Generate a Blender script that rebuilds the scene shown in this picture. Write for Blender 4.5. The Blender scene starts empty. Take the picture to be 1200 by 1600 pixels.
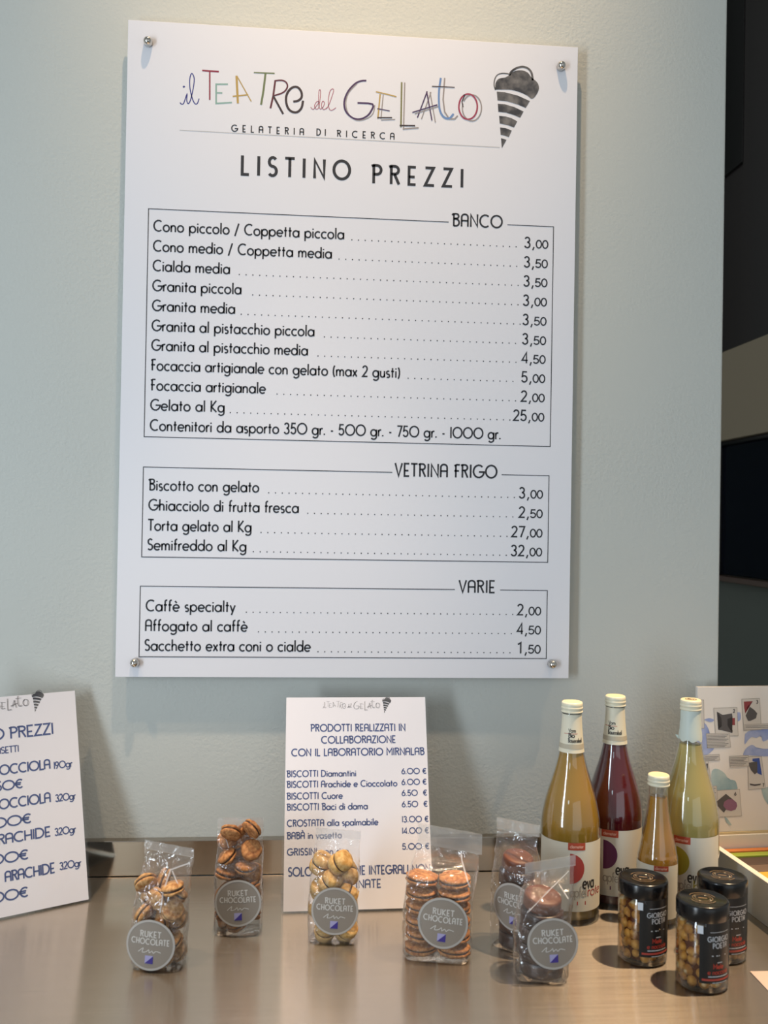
import bpy, bmesh, math, random
from mathutils import Vector, Matrix, noise
R = math.radians
sc = bpy.context.scene
COL = sc.collection
# ---------------------------------------------------------------- camera, world, lights, exposure
cam_d = bpy.data.cameras.new('camera'); cam = bpy.data.objects.new('camera', cam_d); COL.objects.link(cam)
cam_d.sensor_fit = 'HORIZONTAL'; cam_d.sensor_width = 36.0; cam_d.lens = 43.5; cam_d.clip_start = 0.02
_r, _u, _f = Vector((0.996286, -0.084398, 0.017069)), Vector((-0.017856, -0.008575, 0.999804)), Vector((0.084235, 0.996395, 0.010051))
cam.matrix_world = Matrix(((_r.x, _u.x, -_f.x, -0.0676), (_r.y, _u.y, -_f.y, -1.45608), (_r.z, _u.z, -_f.z, 0.54569), (0, 0, 0, 1)))
cam_d.dof.use_dof = True; cam_d.dof.focus_distance = 1.40; cam_d.dof.aperture_fstop = 7.1
sc.camera = cam
sc.view_settings.view_transform = 'Standard'; sc.view_settings.look = 'None'
sc.view_settings.gamma = 1.0; sc.view_settings.use_curve_mapping = False
sc.view_settings.exposure = 0.0
world = bpy.data.worlds.new('shop_daylight'); sc.world = world; world.use_nodes = True
bg = world.node_tree.nodes['Background']; bg.inputs[0].default_value = (0.90, 0.94, 0.95, 1); bg.inputs[1].default_value = 0.375
def light(name, kind, loc, target, energy, color, **kw):
    d = bpy.data.lights.new(name, kind); d.energy = energy; d.color = color
    for k, v in kw.items(): setattr(d, k, v)
    o = bpy.data.objects.new(name, d); COL.objects.link(o); o.location = loc
    o.rotation_euler = (Vector(target) - Vector(loc)).to_track_quat('-Z', 'Y').to_euler()
    return o
# assumed daylight, sources unseen: tall door on the left, shop front behind the viewer
light('assumed_daylight_door', 'AREA', (-1.78, -2.05, 0.25), (0.0, 0, 0.32), 42, (0.74, 0.86, 0.98), shape='RECTANGLE', size=0.34, size_y=2.1)
light('assumed_daylight_front', 'AREA', (0.9, -3.6, 0.25), (0.1, 0, 0.4), 8, (0.80, 0.90, 0.97), shape='RECTANGLE', size=2.2, size_y=1.6)
# small assumed pane, added and placed to put a cyan patch on the upstand
light('added_patch_light', 'AREA', (-0.79, -2.45, 0.80), (-0.35, 0, 0.03), 0.6, (0.72, 0.92, 1.0), shape='RECTANGLE', size=0.19, size_y=0.16)
WARM = (1.0, 0.70, 0.42)  # assumed ceiling spots, all out of view, placed to suit the cast shadows
light('assumed_ceiling_spot_middle', 'SPOT', (-0.02, -0.62, 2.98), (0.0, 0.0, 1.90), 265, WARM, spot_size=R(42), spot_blend=1.0, shadow_soft_size=0.025)
light('assumed_ceiling_spot_right', 'SPOT', (1.25, -0.42, 2.98), (0.42, -0.44, 0.0), 610, WARM, spot_size=R(20), spot_blend=0.6, shadow_soft_size=0.03)
light('assumed_ceiling_spot_left', 'SPOT', (-0.95, -0.80, 2.98), (-0.40, -0.36, 0.0), 140, WARM, spot_size=R(22), spot_blend=0.8, shadow_soft_size=0.03)
light('added_sign_spot', 'SPOT', (-0.10, -0.66, 2.98), (-0.10, -0.28, 0.05), 230, (1.0, 0.77, 0.56), spot_size=R(22), spot_blend=0.9, shadow_soft_size=0.03)  # unseen extra spot, added to brighten the price signs
try:
    sc.cycles.transparent_max_bounces = 24; sc.cycles.max_bounces = 12; sc.cycles.transmission_bounces = 10
    sc.cycles.caustics_reflective = False; sc.cycles.caustics_refractive = False; sc.cycles.sample_clamp_indirect = 4.0
except Exception: pass

# ---------------------------------------------------------------- helpers
def lin(h):
    h = h.lstrip('#'); v = [int(h[i:i+2], 16) / 255 for i in (0, 2, 4)]
    return tuple([c / 12.92 if c <= 0.04045 else ((c + 0.055) / 1.055) ** 2.4 for c in v] + [1.0])
def mat(name, color, rough=0.5, metal=0.0, **kw):
    m = bpy.data.materials.new(name); m.use_nodes = True; b = m.node_tree.nodes['Principled BSDF']
    b.inputs['Base Color'].default_value = lin(color) if isinstance(color, str) else color
    b.inputs['Roughness'].default_value = rough; b.inputs['Metallic'].default_value = metal
    for k, v in kw.items(): b.inputs[k].default_value = v
    return m
def nd(m, t, **kw):
    n = m.node_tree.nodes.new(t)
    for k, v in kw.items():
        if k in n.inputs: n.inputs[k].default_value = v
        else: setattr(n, k, v)
    return n
def lk(m, a, b): m.node_tree.links.new(a, b)
def bsdf(m): return m.node_tree.nodes['Principled BSDF']
def add_bump(m, scale, strength, dist=0.001, detail=4, kind='noise', stretch=(1, 1, 1)):
    tc = nd(m, 'ShaderNodeTexCoord'); mp = nd(m, 'ShaderNodeMapping'); mp.inputs['Scale'].default_value = stretch
    lk(m, tc.outputs['Object'], mp.inputs['Vector'])
    t = nd(m, 'ShaderNodeTexNoise' if kind == 'noise' else 'ShaderNodeTexVoronoi'); t.inputs['Scale'].default_value = scale
    if kind == 'noise': t.inputs['Detail'].default_value = detail
    lk(m, mp.outputs[0], t.inputs['Vector'])
    b = nd(m, 'ShaderNodeBump'); b.inputs['Strength'].default_value = strength; b.inputs['Distance'].default_value = dist
    lk(m, t.outputs[0], b.inputs['Height']); lk(m, b.outputs[0], bsdf(m).inputs['Normal'])
    return t, b
def vary(m, c0, c1, scale, lo=0.35, hi=0.65, detail=3, stretch=(1, 1, 1)):
    tc = nd(m, 'ShaderNodeTexCoord'); mp = nd(m, 'ShaderNodeMapping'); mp.inputs['Scale'].default_value = stretch
    lk(m, tc.outputs['Object'], mp.inputs['Vector'])
    t = nd(m, 'ShaderNodeTexNoise'); t.inputs['Scale'].default_value = scale; t.inputs['Detail'].default_value = detail
    lk(m, mp.outputs[0], t.inputs['Vector'])
    r = nd(m, 'ShaderNodeValToRGB'); e = r.color_ramp.elements
    e[0].position = lo; e[0].color = lin(c0); e[1].position = hi; e[1].color = lin(c1)
    lk(m, t.outputs[0], r.inputs[0]); lk(m, r.outputs[0], bsdf(m).inputs['Base Color'])
def obj(name, bm, m, parent=None, smooth=False, loc=(0, 0, 0), rot=(0, 0, 0), sharp=None):
    me = bpy.data.meshes.new(name)
    if smooth:
        for f in bm.faces: f.smooth = True
        if sharp:
            for e in bm.edges:
                if len(e.link_faces) == 2 and e.calc_face_angle(0) > R(sharp): e.smooth = False
    bm.to_mesh(me); bm.free()
    for x in (m if isinstance(m, (list, tuple)) else [m]): me.materials.append(x)
    o = bpy.data.objects.new(name, me); COL.objects.link(o); o.location = loc; o.rotation_euler = rot
    if parent: o.parent = parent
    return o
def tag(o, label=None, cat=None, group=None, kind=None):
    for k, v in (('label', label), ('category', cat), ('group', group), ('kind', kind)):
        if v: o[k] = v
    return o
def empty(name, label, cat, loc=(0, 0, 0), rot=(0, 0, 0), group=None):
    o = bpy.data.objects.new(name, None); COL.objects.link(o); o.location = loc; o.rotation_euler = rot; o.empty_display_size = 0.03
    return tag(o, label, cat, group)
def box(bm, x0, y0, z0, x1, y1, z1, bevel=0.0, seg=2, mi=0):
    r = bmesh.ops.create_cube(bm, size=1.0); vs = r['verts']
    for v in vs: v.co = Vector(((x0 + x1) / 2 + v.co.x * (x1 - x0), (y0 + y1) / 2 + v.co.y * (y1 - y0), (z0 + z1) / 2 + v.co.z * (z1 - z0)))
    fs = set(f for v in vs for f in v.link_faces)
    for f in fs: f.material_index = mi
    if bevel:
        es = list(set(e for v in vs for e in v.link_edges))
        bmesh.ops.bevel(bm, geom=es, offset=bevel, segments=seg, profile=0.5, affect='EDGES')
    return bm
def BX(*a, **k): return box(bmesh.new(), *a, **k)
def lathe(prof, n=48, close_bottom=True, close_top=True, ang0=0.0, ang1=2 * math.pi):
    bm = bmesh.new(); full = abs(ang1 - ang0 - 2 * math.pi) < 1e-6; rings = []
    cnt = n if full else n + 1
    for r, z in prof:
        rings.append([bm.verts.new((r * math.cos(ang0 + (ang1 - ang0) * i / n), r * math.sin(ang0 + (ang1 - ang0) * i / n), z)) for i in range(cnt)])
    for a, b in zip(rings, rings[1:]):
        for i in range(n):
            j = (i + 1) % cnt; bm.faces.new((a[i], a[j], b[j], b[i]))
    if full and close_bottom: bm.faces.new(list(reversed(rings[0])))
    if full and close_top: bm.faces.new(rings[-1])
    return bm
def smooth_prof(pts, k=6):
    out = []; P = [pts[0]] + list(pts) + [pts[-1]]
    for i in range(1, len(P) - 2):
        a, b, c, d = P[i-1], P[i], P[i+1], P[i+2]
        for s in range(k):
            t = s / k
            out.append(tuple(0.5 * (2*b[q] + (c[q]-a[q])*t + (2*a[q]-5*b[q]+4*c[q]-d[q])*t*t + (3*b[q]-a[q]-3*c[q]+d[q])*t**3) for q in (0, 1)))
    out.append(pts[-1]); return out

# ---------------------------------------------------------------- stroke lettering (flat print)
def arc(cx, cy, rx, ry, a0, a1, n=None):
    n = n or max(4, int(abs(a1 - a0) / 22))
    return [(cx + rx * math.cos(R(a0 + (a1 - a0) * i / n)), cy + ry * math.sin(R(a0 + (a1 - a0) * i / n))) for i in range(n + 1)]
Q = .28
_o = arc(.32, .30, Q, .28, 0, 360, 16)
G = {
 'a': (.68, [_o, [(.60, .60), (.60, 0)]]), 'b': (.68, [[(.06, 1), (.06, 0)], arc(.34, .30, Q, .28, 0, 360, 16)]),
 'c': (.56, [arc(.32, .30, Q, .28, 48, 312)]), 'd': (.68, [_o, [(.60, 1), (.60, 0)]]),
 'e': (.64, [[(.05, .30), (.59, .30)], arc(.32, .30, Q, .28, 0, 318)]),
 'è': (.64, [[(.05, .30), (.59, .30)], arc(.32, .30, Q, .28, 0, 318), [(.20, .92), (.36, .74)]]),
 'f': (.36, [arc(.28, .84, .14, .14, 70, 180) + [(.14, 0)], [(.02, .56), (.32, .56)]]),
 'g': (.68, [_o, [(.60, .60), (.60, -.06)] + arc(.33, -.06, .27, .22, 0, -150)]),
 'h': (.56, [[(.06, 1), (.06, 0)], [(.06, .32)] + arc(.26, .36, .20, .20, 160, 0) + [(.46, 0)]]),
 'i': (.18, [[(.08, .58), (.08, 0)], [(.08, .74), (.08, .84)]]), 'l': (.18, [[(.08, 1), (.08, 0)]]),
 'm': (.86, [[(.06, .58), (.06, 0)], [(.06, .34)] + arc(.235, .38, .17, .18, 160, 0) + [(.405, 0)], [(.405, .34)] + arc(.585, .38, .17, .18, 160, 0) + [(.755, 0)]]),
 'n': (.56, [[(.06, .58), (.06, 0)], [(.06, .32)] + arc(.26, .36, .20, .20, 160, 0) + [(.46, 0)]]),
 'o': (.66, [_o]), 'p': (.68, [[(.06, .58), (.06, -.3)], arc(.34, .30, Q, .28, 0, 360, 16)]),
 'r': (.34, [[(.06, .58), (.06, 0)], [(.06, .34)] + arc(.24, .40, .17, .17, 150, 60)]),
 's': (.42, [arc(.20, .43, .14, .14, 40, 250) + arc(.20, .15, .15, .15, 70, -140)]),
 't': (.36, [[(.16, .86), (.16, 0)], [(.02, .56), (.32, .56)]]),
 'u': (.56, [[(.06, .58)] + arc(.26, .22, .20, .20, 180, 360) + [(.46, .58)], [(.46, .3), (.46, 0)]]),
 'v': (.50, [[(.02, .58), (.24, 0), (.46, .58)]]), 'x': (.50, [[(.03, .58), (.43, 0)], [(.43, .58), (.03, 0)]]),
 'y': (.50, [[(.03, .58), (.25, .02)], [(.47, .58), (.15, -.28)]]), 'z': (.48, [[(.04, .55), (.42, .55), (.04, .03), (.44, .03)]]),
 'k': (.5, [[(.06, 1), (.06, 0)], [(.42, .58), (.08, .25), (.44, 0)]]), 'q': (.68, [_o, [(.60, .60), (.60, -.3)]]),
 'A': (.66, [[(.06, 0), (.06, .74)] + arc(.32, .74, .26, .23, 180, 0) + [(.58, 0)], [(.06, .46), (.58, .46)]]),
 'B': (.62, [[(.12, .97), (.12, 0)], [(-.02, .86)] + [(.06, .96), (.30, .97)] + arc(.34, .79, .17, .18, 90, -90) + [(.12, .61)], [(.12, .56), (.30, .56)] + arc(.30, .295, .26, .265, 90, -90) + [(.12, .03)]]),
 'C': (.84, [arc(.49, .5, .44, .47, 52, 308)]), 'D': (.80, [[(.08, .97), (.08, .03), (.30, .03)] + arc(.30, .5, .42, .47, -90, 90) + [(.08, .97)]]),
 'E': (.52, [[(.46, .97), (.08, .97), (.08, .03), (.46, .03)], [(.08, .44), (.40, .44)]]),
 'F': (.50, [[(.46, .97), (.20, .97), (.02, .88)], [(.14, .95), (.14, 0)], [(.02, .50), (.40, .50)]]),
 'G': (.94, [arc(.49, .5, .44, .47, 48, 350) + [(.92, .46), (.50, .46)]]),
 'H': (.68, [[(.08, 1), (.08, 0)], [(.60, 1), (.60, 0)], [(.08, .48), (.60, .48)]]), 'I': (.20, [[(.10, 1), (.10, 0)]]),
 'J': (.4, [[(.3, 1), (.3, .2)] + arc(.17, .2, .13, .17, 0, -150)]), 'K': (.62, [[(.08, 1), (.08, 0)], [(.54, 1), (.10, .44), (.58, 0)]]),
 'L': (.48, [[(.08, 1), (.08, .03), (.46, .03)]]), 'M': (.84, [[(.08, 0), (.08, .97), (.42, .40), (.76, .97), (.76, 0)]]),
 'N': (.70, [[(.08, 0), (.08, .95), (.62, .05), (.62, 1)]]), 'O': (1.0, [arc(.50, .5, .45, .47, 0, 360, 24)]),
 'P': (.56, [[(.10, 1), (.10, 0)], [(-.02, .92), (.10, .97), (.28, .97)] + arc(.28, .73, .23, .24, 90, -90) + [(.10, .49)]]),
 'R': (.60, [[(.10, 1), (.10, 0)], [(-.02, .92), (.10, .97), (.30, .97)] + arc(.30, .76, .21, .21, 90, -90) + [(.10, .55)], [(.28, .55), (.54, 0)]]),
 'S': (.54, [arc(.27, .74, .20, .23, 35, 250) + arc(.26, .27, .22, .24, 75, -145)]), 'T': (.56, [[(.0, .97), (.54, .97)], [(.27, .97), (.27, 0)]]),
 'U': (.66, [[(.08, 1)] + arc(.33, .28, .25, .25, 180, 360) + [(.58, 1)]]), 'V': (.62, [[(.02, 1), (.30, .02), (.58, 1)]]),
 'Z': (.60, [[(.06, .97), (.52, .97), (.06, .03), (.56, .03)]]),
 '0': (.60, [arc(.30, .5, .24, .46, 0, 360, 20)]), '1': (.36, [[(.06, .80), (.22, .96), (.22, 0)]]),
 '2': (.58, [arc(.28, .72, .22, .25, 165, -20) + [(.42, .50), (.06, .04), (.54, .04)]]),
 '3': (.58, [arc(.26, .74, .20, .22, 160, -90) + arc(.26, .27, .23, .25, 90, -160)]),
 '4': (.60, [[(.44, 0), (.44, .97), (.04, .26), (.56, .26)]]),
 '5': (.58, [[(.50, .96), (.14, .96), (.09, .52)] + arc(.27, .32, .24, .28, 135, -155)]),
 '6': (.60, [arc(.30, .30, .24, .27, 0, 360, 16), [(.42, .98), (.24, .72), (.08, .42)]]),
 '7': (.54, [[(.04, .96), (.50, .96), (.20, 0)]]), '8': (.58, [arc(.28, .73, .19, .23, 0, 360, 14), arc(.28, .26, .23, .25, 0, 360, 14)]),
 '9': (.60, [arc(.28, .68, .23, .27, 0, 360, 16), [(.51, .62), (.36, .24), (.18, .0)]]),
 '.': (.20, [[(.08, 0), (.08, .12)]]), ',': (.22, [[(.12, .14), (.04, -.16)]]), '/': (.46, [[(.04, -.12), (.40, 1.0)]]),
 '-': (.34, [[(.05, .36), (.27, .36)]]), '(': (.26, [arc(.36, .42, .30, .62, 125, 235)]), ')': (.26, [arc(-.10, .42, .30, .62, 55, -55)]),
 '€': (.66, [arc(.40, .5, .30, .44, 50, 310), [(.0, .60), (.50, .60)], [(.0, .42), (.46, .42)]]), ' ': (.34, []),
 'À': (.66, [[(.06, 0), (.06, .74)] + arc(.32, .74, .26, .23, 180, 0) + [(.58, 0)], [(.06, .46), (.58, .46)], [(.20, 1.28), (.40, 1.10)]]),
}
def ribbon(pts, w):
    """quads of a flat pen stroke along pts"""
    n = len(pts); closed = n > 3 and math.hypot(pts[0][0] - pts[-1][0], pts[0][1] - pts[-1][1]) < 1e-6
    L, Rr = [], []
    for i in range(n):
        if closed: a, b, c = pts[(i - 1) % (n - 1)], pts[i], pts[(i + 1) % (n - 1)]
        else: a, b, c = pts[max(i - 1, 0)], pts[i], pts[min(i + 1, n - 1)]
        d1 = (b[0]-a[0], b[1]-a[1]); d2 = (c[0]-b[0], c[1]-b[1]); l1 = math.hypot(*d1) or 1e-9; l2 = math.hypot(*d2) or 1e-9
        if l1 < 1e-8: d1, l1 = d2, l2
        if l2 < 1e-8: d2, l2 = d1, l1
        n1 = (-d1[1]/l1, d1[0]/l1); n2 = (-d2[1]/l2, d2[0]/l2); m = (n1[0]+n2[0], n1[1]+n2[1]); ml = math.hypot(*m)
        if ml < 0.3: m, k = n1, 1.0
        else: m = (m[0]/ml, m[1]/ml); k = min(1.0 / max(m[0]*n1[0] + m[1]*n1[1], 0.35), 2.2)
        L.append((b[0] + m[0]*w/2*k, b[1] + m[1]*w/2*k)); Rr.append((b[0] - m[0]*w/2*k, b[1] - m[1]*w/2*k))
    return [(L[i], Rr[i], Rr[i+1], L[i+1]) for i in range(n - 1)]
def text_w(t, track=0.0): return sum(G[c][0] + track for c in t) - track
def text(t, x0, y0, cap, x1=None, w=.10, track=0.0, align='l', skew=0.0):
    """polygons of a line of lettering; with x1 the line is set to that width"""
    W = text_w(t, track); sx = (x1 - x0) / W if x1 is not None else cap; ox = x0
    if x1 is None and align == 'r': ox = x0 - W * sx
    if x1 is None and align == 'c': ox = x0 - W * sx / 2
    out = []; pen = 0.0
    for ch in t:
        adv, st = G[ch]
        for s in st:
            out += ribbon([(ox + (pen + p[0] + skew * p[1]) * sx, y0 + p[1] * cap) for p in s], w * cap)
        pen += adv + track
    return out
def line2(x0, y0, x1, y1, w): return ribbon([(x0, y0), (x1, y1)], w)
def rect2(x0, y0, x1, y1): return [((x0, y0), (x1, y0), (x1, y1), (x0, y1))]
def disc2(cx, cy, r, n=32, a0=0, a1=360):
    return [tuple((cx + r * math.cos(R(a0 + (a1 - a0) * i / n)), cy + r * math.sin(R(a0 + (a1 - a0) * i / n))) for i in range(n + (0 if a1 - a0 >= 360 else 1)))]
def ring2(cx, cy, r, w, n=40): return ribbon([(cx + r * math.cos(2 * math.pi * i / n), cy + r * math.sin(2 * math.pi * i / n)) for i in range(n + 1)], w)
def ink(name, polys, m, parent, f, **kw):
    """one flat print mesh: polygons mapped onto their surface by f(x, y)"""
    bm = bmesh.new()
    for p in polys:
        vs = [bm.verts.new(f(q[0], q[1])) for q in p]
        try: fc = bm.faces.new(vs)
        except ValueError: continue
        if len(vs) > 4: bmesh.ops.triangulate(bm, faces=[fc])
    return obj(name, bm, m, parent, **kw)
# ---------------------------------------------------------------- measured layout of the printed board (millimetres)
ROWS=[
   ('Cono piccolo / Coppetta piccola', -306.2, -15.3, 678.2, -4.4, '3,00', 306.9) ,
   ('Cono medio / Coppetta media', -306.1, -33.9, 647.5, -23.7, '3,50', 306.6) ,
   ('Cialda media', -306, -189.4, 617.4, -176.2, '3,50', 306.4) ,
   ('Granita piccola', -306, -171.4, 586.9, -155.2, '3,00', 306.1) ,
   ('Granita media', -305.9, -180.5, 556.5, -172.1, '3,50', 305.9) ,
   ('Granita al pistacchio piccola', -305.9, -58.6, 526, -44.3, '3,50', 305.7) ,
   ('Granita al pistacchio media', -305.8, -68.1, 496.2, -53.6, '4,50', 305.4) ,
   ('Focaccia artigianale con gelato (max 2 gusti)', -305.8, 75, 465.9, 87, '5,00', 305.2) ,
   ('Focaccia artigianale', -305.7, -131.9, 435.5, -115.3, '2,00', 304.9) ,
   ('Gelato al Kg', -305.6, -193.6, 405.1, -185.9, '25,00', 304.7) ,
   ('Contenitori da asporto 35O gr. - 5OO gr. - 75O gr. - IOOO gr.', -305.6, 235.9, 374.2, None, None, None) ,
   ('Biscotto con gelato', -305.3, -139.1, 283.5, -125.3, '3,00', 304.5) ,
   ('Ghiacciolo di frutta fresca', -305.4, -77.8, 253, -65, '2,50', 304.5) ,
   ('Torta gelato al Kg', -305.5, -149.5, 222.3, -135.9, '27,00', 304.6) ,
   ('Semifreddo al Kg', -305.9, -156.7, 192.7, -147, '32,00', 304.5) ,
   ('Caffè specialty', -306.5, -172.1, 100, -156, '2,00', 304.4) ,
   ('Affogato al caffè', -306.9, -152.8, 70.1, -137, '4,50', 304.6) ,
   ('Sacchetto extra coni o cialde', -307.2, -56, 40.1, -45.5, '1,50', 304.7) ,
]
HEADS= [('BANCO', (153.2, 706.3), (233, 707.2), 20), ('VETRINA FRIGO', (69.6, 312.8), (230.8, 314.2), 20.5), ('VARIE', (173, 133.2), (230.7, 132.8), 19.5), ('LISTINO', (-176.1, 770.8), (-7.5, 768.9), 30), ('PREZZI', (25.9, 767.5), (170.1, 769.4), 29), ('GELATERIA', (-191.6, 836.9), (-80.4, 836.3), 10.5), ('DI', (-61.2, 837.8), (-46.8, 837.8), 10.2), ('RICERCA', (-29.5, 837.3), (60.2, 838), 10.2)]
BOXES=[
   [(147.3, 711), (-314, 713.1), (-314, 364), (313.8, 365.4), (315.6, 711.4), (240.7, 711.1)] ,
   [(65.5, 317.7), (-314, 318.3), (-314.2, 181.4), (313.6, 183), (313.5, 319), (237.8, 319.4)] ,
   [(166.8, 138.6), (-315.3, 136.8), (-315.1, 29.9), (313.9, 32.1), (313.2, 139), (238.3, 138.9)] ,
]
LINE= [(-269.8, 834.8), (226.5, 833.7)]
PINS= [(-318.9, 965.4), (322, 965.7), (322.2, 23.1), (-320.7, 22.5)]
LOGO=[
   ('blue', 1.52, [(-269.9, 877.2), (-267.7, 874.8), (-264.2, 876.7), (-259.7, 891.2), (-259.9, 881.6), (-257.9, 876.2), (-254.5, 880.9), (-250.6, 899.2), (-249.2, 914.2), (-251.5, 921.5), (-254, 922), (-255.9, 913.8), (-255.2, 898.9), (-250.7, 882.1), (-246.4, 876), (-243.3, 878.3), (-241.4, 884.8)]) ,
   ('blue', 2.6, [(-265.7, 900.7), (-263.5, 902.7)]) ,
   ('red', 2.6, [(-237.4, 928.3), (-212.2, 927.9)]) ,
   ('red', 2.17, [(-226, 928.3), (-225.2, 883.6)]) ,
   ('mint', 2.38, [(-198.1, 909.4), (-216, 908.4), (-215.4, 878.8), (-191.5, 881.6)]) ,
   ('mint', 2.38, [(-214.9, 895.2), (-206.3, 895.3)]) ,
   ('gold', 3.25, [(-185.3, 923.2), (-182.4, 880.6)]) ,
   ('gold', 1.52, [(-184.9, 923.2), (-173.3, 903.6), (-162, 884.5)]) ,
   ('gold', 2.17, [(-190.4, 891), (-166.8, 894.9)]) ,
   ('green', 1.95, [(-159, 929.7), (-127.2, 930.2)]) ,
   ('green', 3.03, [(-141.2, 929), (-143.7, 903.1), (-147.1, 880.4)]) ,
   ('maroon', 2.82, [(-126, 919.1), (-128.7, 895.3), (-132.6, 875.8)]) ,
   ('maroon', 2.38, [(-127, 918.6), (-116.4, 920.1), (-109.6, 917.5), (-107.1, 911.6), (-109.8, 905), (-116.1, 899.9), (-128.7, 895.3)]) ,
   ('dark', 3.03, [(-128.7, 895.3), (-112.9, 867.9)]) ,
   ('dark', 3.47, [(-97.8, 888), (-90.3, 890), (-85.1, 895.6), (-85.9, 904.2), (-91.8, 910.8), (-100.3, 909.4), (-107.1, 900.9), (-109.1, 890), (-106.1, 878.3), (-99.6, 872.3), (-91.1, 872.3), (-84.8, 879.5), (-82.9, 890.4)]) ,
   ('rose', 0.98, [(-70.9, 880.9), (-67, 877.7), (-62.4, 882.9), (-58.3, 889.6), (-61.5, 890.1), (-65, 883.8), (-62.8, 878.6), (-58.1, 882.1), (-56, 905.9), (-58.6, 906.8), (-58.6, 886.3), (-55.9, 878.9), (-51.7, 882.4), (-49.7, 889), (-52.9, 891), (-54.3, 883.3), (-50.6, 878.2), (-45.7, 881.7)]) ,
   ('rose', 1.05, [(-46.6, 879.4), (-42.5, 887.1), (-37.5, 902.3), (-35.8, 909.8), (-38.8, 910.9), (-42.3, 905), (-43.8, 891.5), (-42.1, 879.6), (-37.6, 878.1), (-31.8, 882.3)]) ,
   ('grey', 1.5, [(0.3, 921.8), (-12.5, 906.7), (-16.7, 890), (-12.3, 873.8), (-0.2, 864.5), (14.7, 867.1), (25.6, 875.8), (28.4, 889.5)]) ,
   ('purple', 2.7, [(14.6, 927.1), (6.2, 926), (-2.7, 921.3), (-12.9, 909.6), (-18.6, 895.9), (-18.7, 883.9), (-14.4, 874.5), (-4.7, 867.3), (5.8, 866.4), (16.1, 871.4), (22.6, 879.6), (24.8, 890.8), (1.4, 891.6)]) ,
   ('gold', 1.95, [(29.8, 910.5), (48.5, 907.4), (62, 904.5)]) ,
   ('gold', 2.1, [(36.5, 907.3), (33.5, 868.7)]) ,
   ('grey', 1.5, [(41.3, 906.4), (38.3, 868.4)]) ,
   ('purple', 1.5, [(32.4, 884.3), (51.9, 881.8)]) ,
   ('dark', 2.1, [(32.6, 870.2), (55.7, 871.4)]) ,
   ('grey', 1.5, [(38.7, 866.9), (60.5, 869)]) ,
   ('grey', 1.8, [(74.6, 927.5), (74, 853.5)]) ,
   ('olive', 2.4, [(69.8, 927.8), (69.8, 857.2)]) ,
   ('dark', 2.4, [(67.9, 859.8), (92, 860.8)]) ,
   ('grey', 2.1, [(72.8, 854.6), (97.5, 857.7)]) ,
   ('grey', 1.5, [(116.1, 914.8), (101.8, 871.8)]) ,
   ('grey', 1.5, [(114.6, 914.7), (123.9, 867.6)]) ,
   ('purple', 1.8, [(110.1, 915.7), (95.4, 873.6)]) ,
   ('purple', 1.8, [(109.2, 915.6), (118.4, 870.3)]) ,
   ('purple', 1.8, [(87.4, 881.3), (126.5, 895.5)]) ,
   ('grey', 1.5, [(91.1, 879.4), (130.1, 893.9)]) ,
   ('grey', 2.1, [(137.3, 938.3), (135.4, 904.4), (138.2, 884.9), (145.6, 874.2), (154.1, 874.6), (158.9, 880)]) ,
   ('sky', 3, [(131.2, 938), (128.8, 919.1), (128.8, 901), (130.9, 886.1), (137.1, 876.7), (145.6, 875.1), (152.2, 882.7)]) ,
   ('dark', 1.5, [(117.5, 923.9), (153.3, 924.4)]) ,
   ('grey', 1.8, [(167.8, 903.2), (170.7, 908.2), (174.4, 911.9), (178.9, 913.9), (183.5, 914), (187.9, 912.3), (191.7, 908.8), (194.5, 903.9), (196.1, 898), (196.3, 891.8), (195.1, 885.7), (192.6, 880.4), (189.1, 876.2), (184.8, 873.7), (180.2, 873.1), (175.7, 874.3), (171.7, 877.4), (168.5, 881.9), (166.6, 887.5), (166, 893.7), (166.8, 899.9)]) ,
   ('crimson', 2.4, [(167.5, 912), (171.8, 914.5), (176.5, 915), (181.1, 913.5), (185, 910), (187.9, 905.1), (189.5, 899), (189.5, 892.6), (188.1, 886.5), (185.4, 881.2), (181.5, 877.4), (177, 875.4), (172.3, 875.4), (167.9, 877.5), (164.3, 881.4), (161.7, 886.8), (160.5, 892.9), (160.9, 899.3), (162.6, 905.3), (165.7, 910.2), (169.8, 913.6)]) ,
   ('dark', 1.5, [(169.9, 913.9), (165.2, 902.4), (167.2, 894.1)]) ,
]
CONE=[
   [(218.4, 924.4), (217.9, 925.7), (218.2, 934.6), (223, 941.9), (233.7, 944.7), (239, 948.2), (242.5, 951.9), (249.6, 955.9), (260.4, 957.4), (269.4, 954.3), (274.9, 947.6), (279.4, 944.3), (285.8, 938.4), (287.8, 930.5), (285.2, 922.4), (279.9, 915), (275.4, 913.4), (269.1, 917.9), (257.3, 922.6), (243.8, 925.4), (228.6, 925)] ,
   [(220.4, 921.4), (233.2, 921.2), (253.8, 917.1), (273.5, 909.5), (267.1, 898.3), (254.1, 902.9), (237.9, 906.9), (221.8, 907.8)] ,
   [(222.3, 902.5), (233.5, 902.2), (248.7, 898.6), (263.6, 892.4), (258.4, 882.3), (247.2, 886.2), (235.5, 889.1), (223.4, 889.7)] ,
   [(224.7, 883.4), (235.6, 882.9), (244.6, 880.7), (253.8, 876.3), (248.8, 866.3), (237.6, 869.7), (225.9, 871.3)] ,
   [(226.5, 865.1), (235, 864.7), (245.3, 861.3), (240.6, 850.4), (234.3, 852.7), (227.8, 853.5)] ,
   [(228.3, 848.4), (237.2, 846.2), (229.9, 832.6)] ,
]
CONE_ARCS= [(3.3, [(239.9, 948.2), (243.4, 954.6), (251.4, 960.4), (261.2, 963.2), (270.2, 960.6), (275.7, 953.8), (277.7, 942.4)]), (1.7, [(218.4, 924), (216, 930.9), (216.8, 940.7), (221.1, 948), (229.1, 950.9), (239, 950.6)])]
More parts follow.
